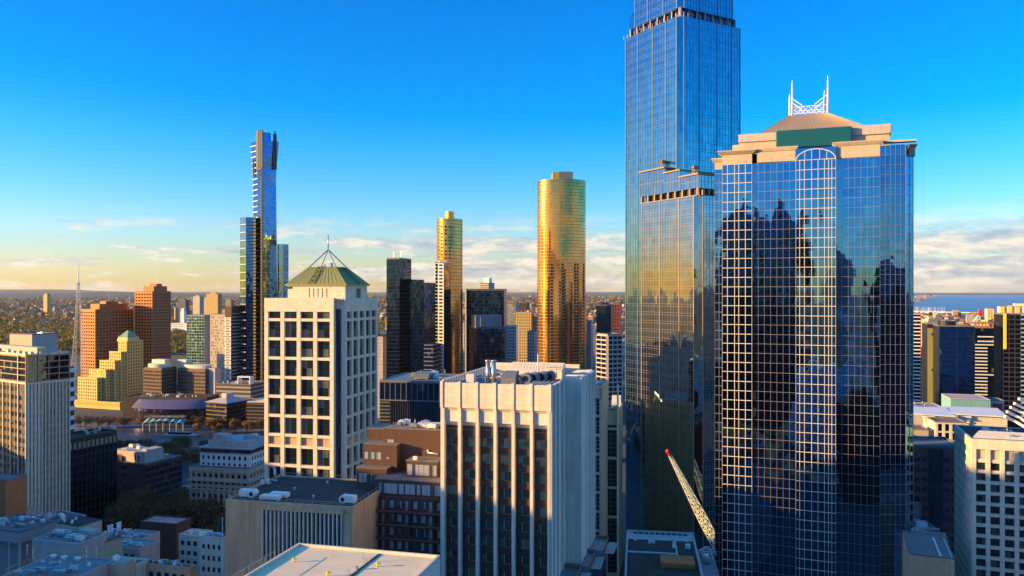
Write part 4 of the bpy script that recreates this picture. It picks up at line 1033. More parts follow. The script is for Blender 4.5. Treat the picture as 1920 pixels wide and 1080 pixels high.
# ---- slender gold tower and the white slab before it
Y = 780; root = empty('apartment_tower', (PX(841, Y), Y, 0)); tag(root, 'slender gold glass tower with an oval plan, rising behind a white slab with black windows', 'apartment tower')
a_ = (PX(866, Y)-PX(816.5, Y))/2; zt = PZ(409, Y)
m = MB(); m.prism(ellipse(0, 14, a_, 14, 40), 0, zt, smooth=False); m.build('glass_wall', M['g_gold'], root)
m = MB(); z = 3
while z < zt: 
    m.prism(ellipse(0, 14, a_+.18, 14.18, 40), z, z+.55); z += 3.4
m.build('floor_bands', MATS['bronze_mullion'], root)
m = MB(); m.prism(ellipse(0, 14, a_*.36, 9, 20), zt, PZ(395, Y)); m.build('plant_room', M['gold'], root)
g = random.Random(5); m = MB()
for j in range(28):
    z = zt-9-j*3.4
    for i in range(3):
        if g.random() < .8: th = -pi/2-.55+i*.32; x, y = a_*cos(th), 14+14*sin(th); m.box(x-1.0, x+1.0, y-.5, y+.6, z, z+1.4)
m.build('balcony_openings', M['black'], root)
b = simple('apartment_tower', 'narrow white slab with columns of black windows, before the slender gold tower', 'apartment tower', 814, 832, 839, 745, 493, True, t=14, D=20)
f = b.frame('front'); nz = int((b.zr-6)/3.2)
for j in range(nz):
    z = b.zr-3.2*(j+1); b.wins.append((f, 1.2, 3.6, z, z+2.6, 'w')); b.wins.append((f, 5.0, 8.2, z+.4, z+1.9, 'w'))
b.make_windows(M['g_black'], cap=100); m = MB(); m.box(.02, .3, 0, b.D, 0, b.zr-.5); b.part('dark_end', m, M['g_black']); b.plant(b.x0+1, -2, 3, 12, b.zr, 4, 9, 1.2); b.finish(M['grey'] if 0 else M['white'])
# ---- wide gold tower
Y = 880; root = empty('apartment_tower', (PX(1055, Y), Y, 0)); tag(root, 'broad gold mirrored tower with an oval plan and columns of small dark windows', 'apartment tower')
a_ = (PX(1101.5, Y)-PX(1008.5, Y))/2; zt = PZ(335, Y); cyy = 22
pl = ellipse(0, cyy, a_, 20, 64); 
m = MB(); m.prism(pl, 0, zt); m.build('glass_wall', M['g_gold'], root)
m = MB(); m.box(PX(1037, Y)-PX(1055, Y), PX(1075, Y)-PX(1055, Y), 8, 34, zt, PZ(320, Y)); m.build('plant_room', M['gold'], root)
m = MB(); m.box(PX(1049, Y)-PX(1055, Y), PX(1075.3, Y)-PX(1055, Y), 7.8, 34.2, zt+.5, PZ(320, Y)+.1); m.build('plant_room_cladding', M['bluemetal'], root)
def on(px):
    x = PX(px, Y)-PX(1055, Y); x = max(-a_*.985, min(a_*.985, x)); return x, cyy-20*math.sqrt(1-(x/a_)**2)
wl = []
for px, top, wd in ((1035, 494, 2.2), (1055, 494, 2.6), (1059.5, 505, 1.8), (1079, 494, 2.2), (1084, 494, 2.2), (1096, 494, 2.2), (1050, 528, 1.6), (1029, 520, 1.6), (1072, 530, 1.8)):
    x, y = on(px); z = PZ(top, Y)
    while z > 5: wl.append((z, x, y, wd)); z -= 3.55
wl.sort(reverse=True); rest = MB(); wm_ = {}
for k, (z, x, y, wd) in enumerate(wl):
    if k < 100:
        if wd not in wm_: q = MB(); q.box(-wd/2, wd/2, -.6, 1.2, -2.3, 0); wm_[wd] = q.mesh('window', [M['black']])
        o = bpy.data.objects.new('window', wm_[wd]); C.objects.link(o); o.parent = root; o.location = (x, y, z)
    else: rest.box(x-wd/2, x+wd/2, y-.6, y+1.2, z-2.3, z)
rest.build('window_rows', M['black'], root, kind='stuff')
m = MB(); z = 3
while z < zt: m.prism(ellipse(0, cyy, a_+.08, 20.08, 64), z, z+.5); z += 3.55
m.build('floor_lines', MATS['bronze_mullion'], root)
for px in (1012, 1022, 1027):
    pass
# ---- dark stack right of it (872-946)
b = simple('office_tower', 'black glass tower with flat top and pale left edge, between the gold towers', 'office tower', 872, 945, 947, 820, 543, True, D=26, t=6)
f = b.frame('front'); m = MB(); b.fbox(m, f, 1.5, f[3], 3, b.zr-1, 0, .06); b.part('glass_wall', m, M['g_black']); b.curtain(f, 4, b.zr, 6.5, 3.6, .3, .35, .15); m = MB(); b.fbox(m, f, 0, 1.4, 3, b.zr+1, -.2, .5); b.part('edge_fin', m, M['pale_metal']); b.finish(M['bluemetal'], M['dmull'])
b = simple('office_building', 'dark glass block with a grey plant box, before the flat-topped black tower', 'office building', 870, 893, 947, 700, 614, True, t=-14, mode='L', D=30)
f = b.frame('front'); fl2 = b.frame('left'); m = MB()
b.fbox(m, f, .2, f[3]-.2, 3, b.zr-1, 0, .06); b.fbox(m, fl2, .2, fl2[3]-.2, 3, b.zr-1, 0, .06); b.part('glass_wall', m, M['g_dark']); b.curtain(f, 4, b.zr, 9, 3.8, .3, .5, .15); b.curtain(fl2, 4, b.zr, 1.6, 60, .2, .4, .15)
m = MB(); m.box(b.W*.0+1, b.W-1, 8, 26, b.zr, b.z(592)); m.box(b.W*.2, b.W*.75, 6, 10, b.zr, b.z(594)); b.part('plant_room', m, M['bluemetal']); b.finish(M['bluemetal'], M['dmull'])
b = simple('apartment_tower', 'pale distant tower with a taller lift shaft, showing above the flat-topped black tower', 'apartment tower', 900, 916, 927, 1500, 531, True, t=25)
m = MB(); m.box(-12, -1, 4, 16, b.zr, b.z(521)); b.part('lift_shaft', m, M['white']); bands(b, b.x0, 0, 0, b.D, 60, b.zr, 3.4, 1.2, .3); b.finish(M['dbrown'], M['cream'], 'balcony_bands')
# honeycomb
b = simple('apartment_tower', 'white honeycomb-patterned apartment tower', 'apartment tower', 948, 967, 974, 980, 567, True, D=18, t=12)
f = b.frame('front'); fr2 = b.frame('right'); m = MB(); b.fbox(m, f, .1, f[3], 3, b.zr-1, 0, .05); b.fbox(m, fr2, 0, fr2[3], 3, b.zr-1, 0, .05); b.part('glazing', m, M['g_green']); m = MB()
for fq in (f, fr2):
    (ox, oy), (ux, uy), (nx_, ny_), L = fq
    P3 = lambda u, z: (ox+ux*u+nx_*.25, oy+uy*u+ny_*.25, z)
    hw, hh_ = 1.55, 4.0
    for i in range(int(L/hw/1)+1):
        z = b.zr-1
        j = 0
        while z > 40:
            u = i*hw; off = hh_/2 if i % 2 else 0
            if u <= L: m.bar(P3(u, z-off), P3(u, z-off-hh_*.62), .2)
            if u+hw <= L:
                zb = z-off; m.bar(P3(u, zb), P3(u+hw, zb+(.19*hh_ if i % 2 == 0 else .19*hh_)*(1 if True else 1)), .2); m.bar(P3(u, zb-hh_*.62), P3(u+hw, zb-hh_*.81), .2)
            z -= hh_
b.part('hexagon_screen', m, M['white']); b.finish(M['tanmull'])
# 968-1008 group
b = simple('apartment_tower', 'apartment tower with yellow-lit stacked balconies, right of the honeycomb tower', 'apartment tower', 968, 996, 1008, 900, 586, True, D=16, t=12, plant=4, seed=3)
for f, nx in ((b.frame('front'), 6), (b.frame('right'), 3)): b.grid(f, 4, b.zr-1, nx, int((b.zr-5)/3.2), 1.0, 1.2, .6)
b.make_windows(M['g_green'], cap=100); b.finish(M['yellowst'])
b = simple('apartment_tower', 'grey-blue apartment block below the yellow-lit balconies', 'apartment tower', 989, 1003, 1012, 800, 622, True, D=16, t=10)
b.grid(b.frame('front'), 4, b.zr-1, 4, int((b.zr-5)/3.2), .8, 1.0, .4); b.make_windows(M['g_dark'], cap=60); b.finish(M['lilac'])
b = simple('apartment_block', 'pale low apartment block with rows of square windows under the honeycomb tower', 'apartment block', 946, 968, 973, 850, 612, True, D=14, t=10)
b.grid(b.frame('front'), 4, b.zr-1, 8, int((b.zr-5)/3.2), .6, 1.1, .3); b.make_windows(M['g_dark'], cap=100); b.finish(M['white'])
b = simple('apartment_tower', 'brown apartment tower with a stepped top, left of the broad gold tower', 'apartment tower', 970, 987, 993, 1120, 568, True, D=20, t=14); bands(b, b.x0, 0, 0, b.D, 20, b.zr, 3.3, .9, .2); b.finish(M['dbrown'], M['brown'], 'floor_bands')
# between 700-725 and 796-815
b = simple('apartment_tower', 'slim pale blue apartment tower beside the black-blue stepped tower', 'apartment tower', 708, 718, 725, 720, 632, True, D=18, t=16); b.grid(b.frame('front'), 4, b.zr-1, 4, int((b.zr-5)/3.2), .8, 1.3, .3); b.make_windows(M['g_dark'], cap=80); b.finish(M['lilac'])
b = simple('apartment_tower', 'cream stepped apartment tower in sun, behind the narrow white slab tower', 'apartment tower', 795, 806, 815, 1050, 600, True, D=20, t=22); m = MB(); m.box(b.x0+3, -1, 3, 14, b.zr, b.z(591)); b.part('lift_shaft', m, M['cream']); bands(b, b.x0, 0, 0, b.D, 20, b.zr, 3.4, 1.5, .25); b.finish(M['beige'], M['cream'], 'balcony_bands')
b = simple('office_building', 'blue striped office block below the cream stepped apartments', 'office building', 795, 812, 820, 690, 648, True, D=20, t=14); bands(b, b.x0, 0, 0, b.D, 10, b.zr, 3.6, .9, .2); b.finish(M['g_dark'], M['bluemetal'], 'spandrel_bands')
# right of the gold tower
b = simple('apartment_tower', 'near-black ribbed apartment tower, right of the broad gold tower', 'apartment tower', 1118, 1146, 1153, 760, 573, True, D=26, t=12)
b.grid(b.frame('front'), 4, b.zr-1, 7, int((b.zr-5)/3.3), .9, 1.0, .7); b.make_windows(M['g_black'], cap=100); m = MB(); m.box(b.x0+4, -3, 4, 15, b.zr, b.zr+3); b.part('plant_room', m, M['dmull']); b.finish(M['dmull'])
b = simple('apartment_tower', 'dark blue apartment tower half hidden by the tall chamfered tower', 'apartment tower', 1146, 1163, 1175, 800, 570, True, D=20, t=12)
b.grid(b.frame('front'), 4, b.zr-1, 5, int((b.zr-5)/3.3), .9, 1.0, .5); b.make_windows(M['g_black'], cap=80); b.finish(M['maroon'])
b = simple('apartment_tower', 'pale banded apartment tower with open balconies, beside the tall chamfered tower', 'apartment tower', 1124, 1139, 1166, 560, 628, True, t=-25, mode='L', D=14)
for f, nx in ((b.frame('front'), 3), (b.frame('left'), 2)): b.grid(f, 4, b.zr-1, nx, int((b.zr-5)/3.2), .45, .9, .9)
b.make_windows(M['g_dark'], cap=100); b.finish(M['lilac'])
b = simple('apartment_block', 'dark blue slab with a flat roof, right of the broad gold tower', 'apartment block', 1100, 1108, 1120, 820, 603, True, D=18, t=12); b.grid(b.frame('front'), 4, b.zr-1, 3, int((b.zr-5)/3.3), .9, 1.0, .5, win=False); b.finish(M['bluemetal'])
# 1112-1165 nearer blocks
b = Bld('office_building', 'beige framed block with black gridded windows, right beside the pale concrete tower', 'office building', 1100, 1129, 1142, 318, t=15, D=20); zr = b.z(728)
b.body(0, zr, None, x0=b.x0, x1=-.3); f = b.frame('front'); u0 = 0; z = zr
b.fbox(b.wall, f, f[3]-1.0, f[3], 0, zr, -.1, .4); b.fbox(b.wall, f, 0, f[3], zr-4, zr, -.1, .4)
for j in range(9):
    z = zr-4-j*7.6
    if z < 8: break
    m = MB(); b.fbox(m, f, 0, f[3]-1, z-6.6, z, 0, .05); b.part('window_bay', m, M['g_black']); b.curtain(f, z-6.6, z, 1.3, 1.6, .12, .12, .12, u1=f[3]-1.0); b.fbox(b.wall, f, 0, f[3], z-7.6, z-6.6, -.1, .4)
b.roof(zr, M['roofgrey'], par=1.2, pmat=M['beige']); b.plant(b.x0+.5, -2, 4, 12, zr, 5, 5, .8); b.finish(M['beige'], M['beige'])
b = Bld('office_building', 'dark glass office block with pale corner posts, tucked against the tall blue tower', 'office building', 1131, 1160, 1166, 334, t=12, D=24); zr = b.z(775)
b.body(0, zr, None, x0=b.x0+.2, x1=-.2, y0=.3); f = b.frame('front'); m = MB(); b.fbox(m, f, .3, f[3]-.3, 3, zr-5, -.3, .05); b.part('glazing', m, M['g_black']); b.curtain(f, 4, zr-5, 2.1, 1.9, .12, .12, .14, u0=.6, u1=f[3]-.6)
for u in (0, f[3]-.7): m = MB(); b.fbox(m, f, u, u+.7, 0, zr if u == 0 else zr+12, -.3, .5); b.part('corner_post', m, M['cream'])
for j in range(7): z = zr-6-j*12.3; b.fbox(b.wall, f, .6, f[3]-.6, z-1, z, -.1, .3)
b.roof(zr, M['roofdark'], par=1, pmat=M['beige']); b.plant(b.x0+.5, -2, 6, 16, zr, 5, 6, .8); m = MB(); m.quad([(b.x0+2, 16, zr), (-.5, 16, zr), (-.5, 20, zr+5), (b.x0+2, 20, zr+5)]); m.quad([(b.x0+2, 20.1, zr+5), (-.5, 20.1, zr+5), (-.5, 20.1, zr), (b.x0+2, 20.1, zr)]); b.part('sloped_roof', m, M['pale_metal'])
b.finish(M['beige'], M['tanmull'])
# dark glass block behind the brown apartments
b = Bld('office_building', 'black glass block with a band of tall panels and a louvred left wing', 'office building', 712, 845, 870, 330, t=12, D=30); zr = b.z(718); b.zr = zr
b.body(0, zr, None, y0=.2); f = b.frame('front'); m = MB(); xw = b.lx(733)-b.x0
b.fbox(m, f, xw, f[3], 3, zr-8, -.1, .1); b.part('glass_wall', m, M['g_black']); m = MB(); b.fbox(m, f, 0.2, f[3], zr-7.5, zr-.5, -.1, .4); b.part('top_panels', m, M['g_dark'])
for i in range(14): u = f[3]*i/13; b.fbox(b.trim, f, max(0, u-.12), min(f[3], u+.12), zr-7.8, zr, .35, .55)
b.fbox(b.trim, f, 0, f[3], zr-8, zr-7.5, -.1, .6); b.fbox(b.trim, f, 0, f[3], zr-.4, zr+.1, -.1, .6)
for i in range(26): u = xw+(f[3]-xw)*i/25; b.fbox(b.trim, f, max(0, u-.04), min(f[3], u+.04), 3, zr-8, .05, .14)
m = MB()
for j in range(34): b.fbox(m, f, 0, xw-.2, zr-9-j*1.5, zr-8.6-j*1.5, -.1, .7)
b.part('louvres', m, M['bluemetal']); b.roof(zr+.12, M['bluemetal'], par=.5); b.plant(b.x0+8, -8, 5, 24, zr+.2, 16, 77, 1.2)
m = MB(); m.box(b.x0+12, -12, 8, 20, zr, zr+2.6); b.part('plant_room', m, M['bluemetal']); b.finish(M['black'], M['bluemetal'], 'frames')
# atrium pyramid
Y = 262; x = PX(738, Y); root = empty('glass_pavilion', (x, Y, 0), R(-GRID)); tag(root, 'small green glass pyramid roof with a strutted spike, behind the brown apartments', 'pavilion'); zb = PZ(850, Y); zt = PZ(820, Y)
m = MB(); q = 6.4; m.box(-q, q, -q, q, 0, zb-1.2); m.build('base', M['pale_metal'], root)
m = MB(); m.loft([[(-q-.4, -q-.4, zb-1.2), (q+.4, -q-.4, zb-1.2), (q+.4, q+.4, zb-1.2), (-q-.4, q+.4, zb-1.2)], [(-1.8, -1.8, zt), (1.8, -1.8, zt), (1.8, 1.8, zt), (-1.8, 1.8, zt)]]); m.build('glass_roof', M['g_atrium'], root)
m = MB()
for sx in (-1, 1):
    for sy in (-1, 1): m.bar((sx*6.6, sy*6.6, zb-1.1), (sx*1.8, sy*1.8, zt+.1), .14); m.bar((sx*1.9, sy*1.9, zt-.6), (0, 0, zt+3.4), .12)
    for k in range(-4, 5): m.bar((sx*6.7, k*1.5, zb-1.1), (sx*1.85, k*.42, zt+.02), .06); m.bar((k*1.5, sx*6.7, zb-1.1), (k*.42, sx*1.85, zt+.02), .06)
m.bar((0, 0, zt+3.4), (0, 0, PZ(792, Y)), .12); m.bar((-1.9, 0, zt), (1.9, 0, zt), .1); m.build('frame', M['pale_metal'], root)
b = simple('office_building', 'low pale sloping roof in the strip between the pyramid pavilion and the grid tower', 'building', 705, 735, 745, 245, 868, True, D=14, par=.4); b.finish(M['pale_metal'])
# ---- roofs down in the gap right of the concrete tower
b = Bld('building', 'low building with pale blue stepped metal roofs edged in copper', 'building', 1085, 1160, 1166, 215, t=13, D=3); zr = b.z(1012); b.zr = zr
m = MB(); mt = MB()
for k, y in enumerate((2, -9, -20, -31)):
    xa = -3.5-k*2.2; b.wall.box(b.x0-8, xa, y-10.8, y+.0, 0, zr-.8-k*.5); m.box(b.x0-8, xa+.3, y-10.9, y, zr-.8-k*.5, zr-.5-k*.5); mt.box(b.x0-8, xa+.5, y-.3, y+.2, zr-.5-k*.5, zr+.3-k*.5)
    mt.box(xa+.3, xa+.6, y-10.8, y, zr-.6-k*.5, zr+.0-k*.5)
    for j in range(2): mm_ = MB(); mm_.box(xa-5-j*4, xa-4-j*4, y-6, y-5, zr-.5-k*.5, zr+.2-k*.5); b.part('roof_hatch', mm_, M['black'])
    for j in range(6): mm_ = MB(); mm_.box(xa+.6, xa+3.0, y-9+j*1.6, y-8.6+j*1.6, zr-1.6-k*.5, zr-1.3-k*.5); b.part('awning_fin', mm_, M['pale_metal'])
b.part('roof', m, M['bluemetal']); b.part('copper_edge', mt, solid('copper_edge', (.30,.12,.08))); b.finish(M['bluemetal'])
b = Bld('building', 'flat black roof framed by a pale parapet with a row of slots, below the crane', 'building', 1175, 1301, 1302, 228, t=9, D=2); zr = b.z(1000); b.zr = zr
b.y0 = -40.0; b.y1 = 0.0; b.body(0, zr-1.2, None)
b.roof(zr-1.2, M['roofdark'], par=0)
m = MB(); m.box(b.x0, 0, -.5, 0, zr-1.3, zr+.2); m.box(b.x0, b.x0+.5, -40, -.5, zr-1.3, zr-.3); m.box(-.5, 0, -40, -.5, zr-1.3, zr-.3); m.quad([(b.x0+.5, -4.6, zr-1.05), (-.5, -4.6, zr-1.05), (-.5, -.5, zr-.2), (b.x0+.5, -.5, zr-.2)]); b.part('parapet', m, M['lilac'])
m = MB()
for i in range(10): x = b.x0+2+i*(b.W-3.4)/10; m.box(x, x+1.0, -1.5, -.9, zr-.35, zr-.05)
b.part('slots', m, M['black']); m = MB(); m.box(b.x0+.6, -5.5, -16.6, -16.2, zr-1.05, zr-.7); m.box(-5.6, -5.3, -26, -8, zr-1.05, zr-.8); b.part('pipe_run', m, M['pale_metal'])
for x, y, r_ in ((b.x0+6.5, -7.5, .5), (b.x0+7.5, -7.3, .4), (-5.8, -8, .5), (-2.3, -10.5, .7), (b.x0+2.5, -6, .35), (-6, -10.8, .5)):
    m = MB(); m.box(x-r_, x+r_, y-r_, y+r_, zr-1.05, zr-1.05+r_*1.3); m.cyl(x, y, zr-1.05, zr-.9+r_*1.5, r_*.6, 0, 8); b.part('roof_vent', m, M['pale_metal'])
m = MB(); m.box(-10, -1.5, -27, -20.5, zr-1.1, zr+.1); b.part('raised_brick_roof', m, M['orange']); b.finish(M['maroon'])
b = Bld('building', 'narrow roof full of pipes and tanks, squeezed against the gridded tower', 'building', 1306, 1335, 1336, 236, t=9, D=2); zr = b.z(1030); b.zr = zr
b.y0 = -30.0; b.y1 = 0; b.body(0, zr-.5, None); b.roof(zr-.5, M['bluemetal'], par=.4); b.plant(b.x0+.5, -2.5, -14, -1, zr-.4, 16, 14, .7)
m = MB(); m.bar((b.x0+2, -1, zr+1), (-.8, -1, zr+1), .12); m.bar((-.8, -1, zr+1), (-.8, -12, zr+1), .12); b.part('pipe_run', m, M['pale_metal']); b.finish(M['bluemetal'])

# ---- black glass and dark blocks behind the left tower
b = Bld('office_building', 'black glass office block with green top panes, right behind the left edge tower', 'office building', 90, 128, 219, 372, t=26, D=70); zr = b.z(826)
zr2 = zr; b.D = (PX(219, 372+45)-b.X0)/sin(b.t) if 0 else b.ly(219); b.y1 = b.D; b.body(0, zr, None, x1=-.2); f = b.frame('right')
m = MB(); b.fbox(m, f, 0, f[3], 2, zr-5, -.2, .05); b.part('glass_wall', m, M['g_black']); b.curtain(f, 3, zr-1, f[3]/11, 3.6, .35, .22, .3)
for i in range(11): b.wins.append((f, f[3]*i/11+.4, f[3]*(i+1)/11-.4, zr-5, zr-1.4, 'w'))
b.make_windows(M['g_green']); b.roof(zr, M['roofdark'], par=1.0, pmat=M['dbrown']); b.plant(b.x0+3, -3, 8, 30, zr, 10, 41, .9); b.finish(M['black'], M['dmull'])
b = Bld('office_building', 'dark violet office block with a grey plant house on its roof', 'office building', 205, 273, 341, 425, t=22, D=60); zr = b.z(872); b.D = b.ly(341); b.y1 = b.D
b.body(0, zr, None, x0=b.x0+.1, x1=-.1, y0=.1)
for f in (b.frame('front'), b.frame('right')): m = MB(); b.fbox(m, f, .3, f[3]-.3, 2, zr-1, -.2, .04); b.part('glass_wall', m, M['g_purple']); b.curtain(f, 3, zr-1, 3.2, 3.6, .2, .9, .12)
b.roof(zr, M['roofgrey'], par=.5); m = MB(); m.box(b.x0+1, -3, 2, b.D*.6, zr, zr+6); m.box(-8, -2.5, b.D*.2, b.D*.55, zr+6, zr+7); b.part('plant_house', m, M['lilac'])
m = MB(); m.box(b.x0+3, b.x0+8, .8, 2, zr, zr+3); m.box(-10, -9, 1.9, 2, zr+1, zr+4); m.box(-7.5, -6.5, 1.9, 2, zr+1, zr+4); b.part('doors', m, M['brown']); b.plant(b.x0+3, -4, 2, b.D*.5, zr+6, 6, 43, 1); b.finish(M['dbrown'], M['dbrown'], 'spandrels')
# ---- ornate stone building with pale upper storeys
b = Bld('office_building', 'ornate beige stone building with giant columns and a newer white two-storey top', 'office building', 356, 466, 500, 392, t=12, D=26); zr = b.z(880)
f = b.frame('front'); f2 = b.frame('right'); b.body(0, zr, None, x0=b.x0+.6, x1=-.6, y0=.6)
colz = zr-10.5
for fq in (f, f2):
    L = fq[3]
    b.fbox(b.wall, fq, -.4, L+.4, zr-2.2, zr, -.6, .35); b.fbox(b.wall, fq, -.9, L+.9, zr-6.8, zr-6.0, -.6, 1.2); b.fbox(b.wall, fq, -.3, L+.3, zr-11.2, zr-10.5, -.6, .8); b.fbox(b.wall, fq, -.3, L+.3, 10.0, 11.0, -.6, .9)
    n = 10 if fq is f else 8
    for i in range(n+1):
        u = (L-1.0)*i/n; b.fbox(b.wall, fq, u, u+1.15, 0, zr-1, -.6, .3)
    for j in range(9):
        z = zr-4.9-j*3.35
        if z < 3: break
        b.fbox(b.wall, fq, 0, L, z-1.5, z-.0, -.6, .12)
        for i in range(n): u = (L-1)*i/n+1.15; b.wins.append((fq, u+.25, (L-1)*(i+1)/n-.25, z+.05, z+1.8, 'w'))
    if fq is f:
        cm_ = MB()
        for i in range(2, 9): u = (L-1)*i/n+.55; (ox, oy), (ux, uy), nn, _ = fq; cm_.cyl(ox+ux*u, oy-.75, 11, zr-11.2, .6, 0, 12, .5); cm_.box(ox+u-.8, ox+u+.8, oy-1.4, oy-.1, zr-11.9, zr-11.2); cm_.box(ox+u-.8, ox+u+.8, oy-1.4, oy-.1, 11, 11.8)
        b.part('columns', cm_, M['beige'])
b.make_windows(M['g_win'], cap=100)
m = MB(); x0 = b.lx(376, 4); up0, up1 = zr, b.zz(822, 0, 4)
m.box(x0, -1, 3.5, 26, zr-.5, zr+6.4); b.part('upper_storeys', m, M['white'])
fu = b.frame('front', x0, -1, 3.5, 26); fv = b.frame('right', x0, -1, 3.5, 26)
for fq in (fu, fv):
    nn = 9 if fq is fu else 8
    for i in range(nn): u = 1+(fq[3]-2)*i/nn; b.wins.append((fq, u+.4, u+1.5, zr+3.3, zr+5.2, 'w')); b.wins.append((fq, u+.4, u+1.5, zr+.4, zr+1.6, 'w'))
    m = MB(); b.fbox(m, fq, .4, fq[3]-.4, zr+6.6, zr+8.7, -.5, -.2); b.part('glazed_storey', m, M['g_purple'])
b.make_windows(M['g_black'], name='upper_window')
m = MB(); m.box(x0-.3, -.7, 3.2, 26.2, zr+6.3, zr+6.7); m.box(x0-.5, -.4, 3.0, 26.4, zr+8.7, zr+9.3); m.box(x0+3, -3.5, 6, 23, zr+9.3, zr+12.2); m.box(x0+5, x0+12, 7, 13, zr+12.2, zr+15); b.part('top_roof', m, M['lilac'])
b.roof(zr, M['roofgrey'], par=.4); b.plant(-12, -5, 7, 20, zr+12.2, 8, 51, .8); b.finish(M['beige'])
# ---- low river-side buildings
b = Bld('concert_hall', 'low dark building with a curved glass front and a wide flat roof', 'hall', 228, 385, 392, 742, t=4, D=30); zr = b.z(748)
cxx = b.lx(320); m = MB(); n = 24; a_ = 36; m.prism([(cxx+a_*cos(pi+pi*i/n), 2+14*sin(pi+pi*i/n)) for i in range(n+1)]+[(cxx+a_, 8), (cxx-a_, 8)], 0, zr-8); b.part('curved_glazing', m, M['g_purple'])
m = MB(); m.loft([[(cxx+a_*1.05*cos(pi+pi*i/n), 2+15.5*sin(pi+pi*i/n), zr-8) for i in range(n+1)], [(cxx+a_*.9*cos(pi+pi*i/n), 4+8*sin(pi+pi*i/n), zr-1) for i in range(n+1)]]); b.part('curved_roof', m, solid('violet_zinc_roof', (.10,.09,.16), rough=.5))
b.body(0, zr, None, y0=3); b.roof(zr, M['roofdark'], par=.8, y0=3, pmat=M['brown']); b.plant(b.x0+4, -6, 6, 25, zr, 18, 55, 1.3); bands(b, b.x0, 0, 3, b.D, 4, zr-2, 4, 1.2, .25); b.finish(M['dbrown'], M['brown'], 'floor_bands')
b = simple('canopy', 'pale blue tent-like canopy roof on the river bank', 'canopy', 270, 345, 346, 690, 783, False, t=2, D=6); b.roof_ = 0
m = MB(); nn = 12
for i in range(nn): x0, x1 = b.x0+b.W*i/nn, b.x0+b.W*(i+1)/nn; h0, h1 = b.zr-abs(i-6)*.35+(i%2)*1.0, b.zr-abs(i+1-6)*.35+((i+1)%2)*1.0; m.quad([(x0, -3, h0-2.8), (x1, -3, h1-2.8), (x1, 5, h1), (x0, 5, h0)]); m.quad([(x0, 5, h0-.15), (x1, 5, h1-.15), (x1, -3, h1-2.95), (x0, -3, h0-2.95)])
b.part('fabric', m, M['teallouvre']); m = MB()
for i in range(7): x = b.x0+b.W*i/6; m.cyl(x, -2, 0, b.zr-4.5, .2, 0, 6)
b.part('posts', m, M['white'])
b = simple('office_building', 'dark louvred office with a pale faceted roof by the river', 'office building', 387, 425, 466, 705, 758, True, t=24, D=38); b.D = b.ly(466); bands(b, b.x0, 0, 0, min(b.D, 38), 4, b.zr, 3.6, 1.1, .3)
m = MB(); d_ = min(b.D, 38); m.loft([[(b.x0-1.5, -1.5, b.zr+.9), (1.5, -1.5, b.zr+.9), (1.5, d_+1, b.zr+.9), (b.x0-1.5, d_+1, b.zr+.9)], [(b.x0+8, 8, b.zr+4), (-8, 8, b.zr+4), (-8, d_-8, b.zr+4), (b.x0+8, d_-8, b.zr+4)]]); m.box(b.x0+9, -9, 9, d_-9, b.zr+3.5, b.zr+8); b.part('faceted_roof', m, M['lilac']); b.finish(M['g_purple'], M['dbrown'], 'louvre_bands')
b = simple('office_building', 'brown banded office with a flat pale roof, beside the grid tower on the river side', 'office building', 463, 500, 520, 700, 755, True, t=8, D=26, roofm=M['roofpale']); bands(b, b.x0, 0, 0, 26, 4, b.zr, 3.0, .7, .5); b.finish(M['black'], M['tanmull'], 'louvre_bands')
b = simple('office_building', 'grey flat-roofed block with a white frame on top, behind the faceted roof', 'office building', 405, 470, 492, 770, 722, True, t=14, D=30, roofm=M['roofgrey'], plant=10, seed=61); bands(b, b.x0, 0, 0, 30, 4, b.zr, 4, 1.4, .2)
m = MB(); x = b.lx(445); m.box(x, x+.8, 0, 6, b.zr, b.zr+7); m.box(x+13, x+13.8, 0, 6, b.zr, b.zr+7); m.box(x, x+13.8, 0, 6, b.zr+7, b.zr+8); b.part('white_frame', m, M['white']); b.finish(M['dbrown'], M['grey'], 'floor_bands')
b = simple('office_building', 'low yellow-lit podium with terraces at the foot of the stepped hotel', 'building', 140, 225, 262, 815, 756, True, t=20, D=24, roofm=M['copper'], plant=10, seed=66); b.grid(b.frame('front'), 3, b.zr-1, 12, 4, 1.2, 1.2, .6); b.make_windows(M['g_warm']); b.finish(M['yellowst'])
b = simple('apartment_tower', 'white balconied tower mostly hidden behind the left edge tower', 'apartment tower', 110, 132, 139, 420, 690, True, t=14); bands(b, b.x0, 0, 0, b.D, 4, b.zr, 5.0, 2.2, .3); b.finish(M['black'], M['white'], 'balcony_bands')
b = simple('building', 'brown flat-roofed block with a plant house, above the left edge tower roof', 'building', 18, 60, 92, 560, 628, True, t=22, D=20, plant=4, seed=67); b.finish(M['beige'])
b = simple('mansion', 'white government house with a square tower, among the park trees', 'mansion', 320, 362, 370, 2300, 606, True, t=12, D=30, roofm=M['bluemetal']); m = MB(); x = b.lx(340); m.box(x-6, x+6, 4, 16, b.zr, b.z(584)); m.box(x-4, x+4, 5.5, 14.5, b.z(584), b.z(578)); b.part('tower', m, M['white'])
f = b.frame('front')
for i in range(12):
    for j in range(2): b.wins.append((f, 2+i*3.3, 3.4+i*3.3, b.zr-5-j*6, b.zr-2-j*6, 'w'))
b.make_windows(M['g_black']); b.finish(M['white'])

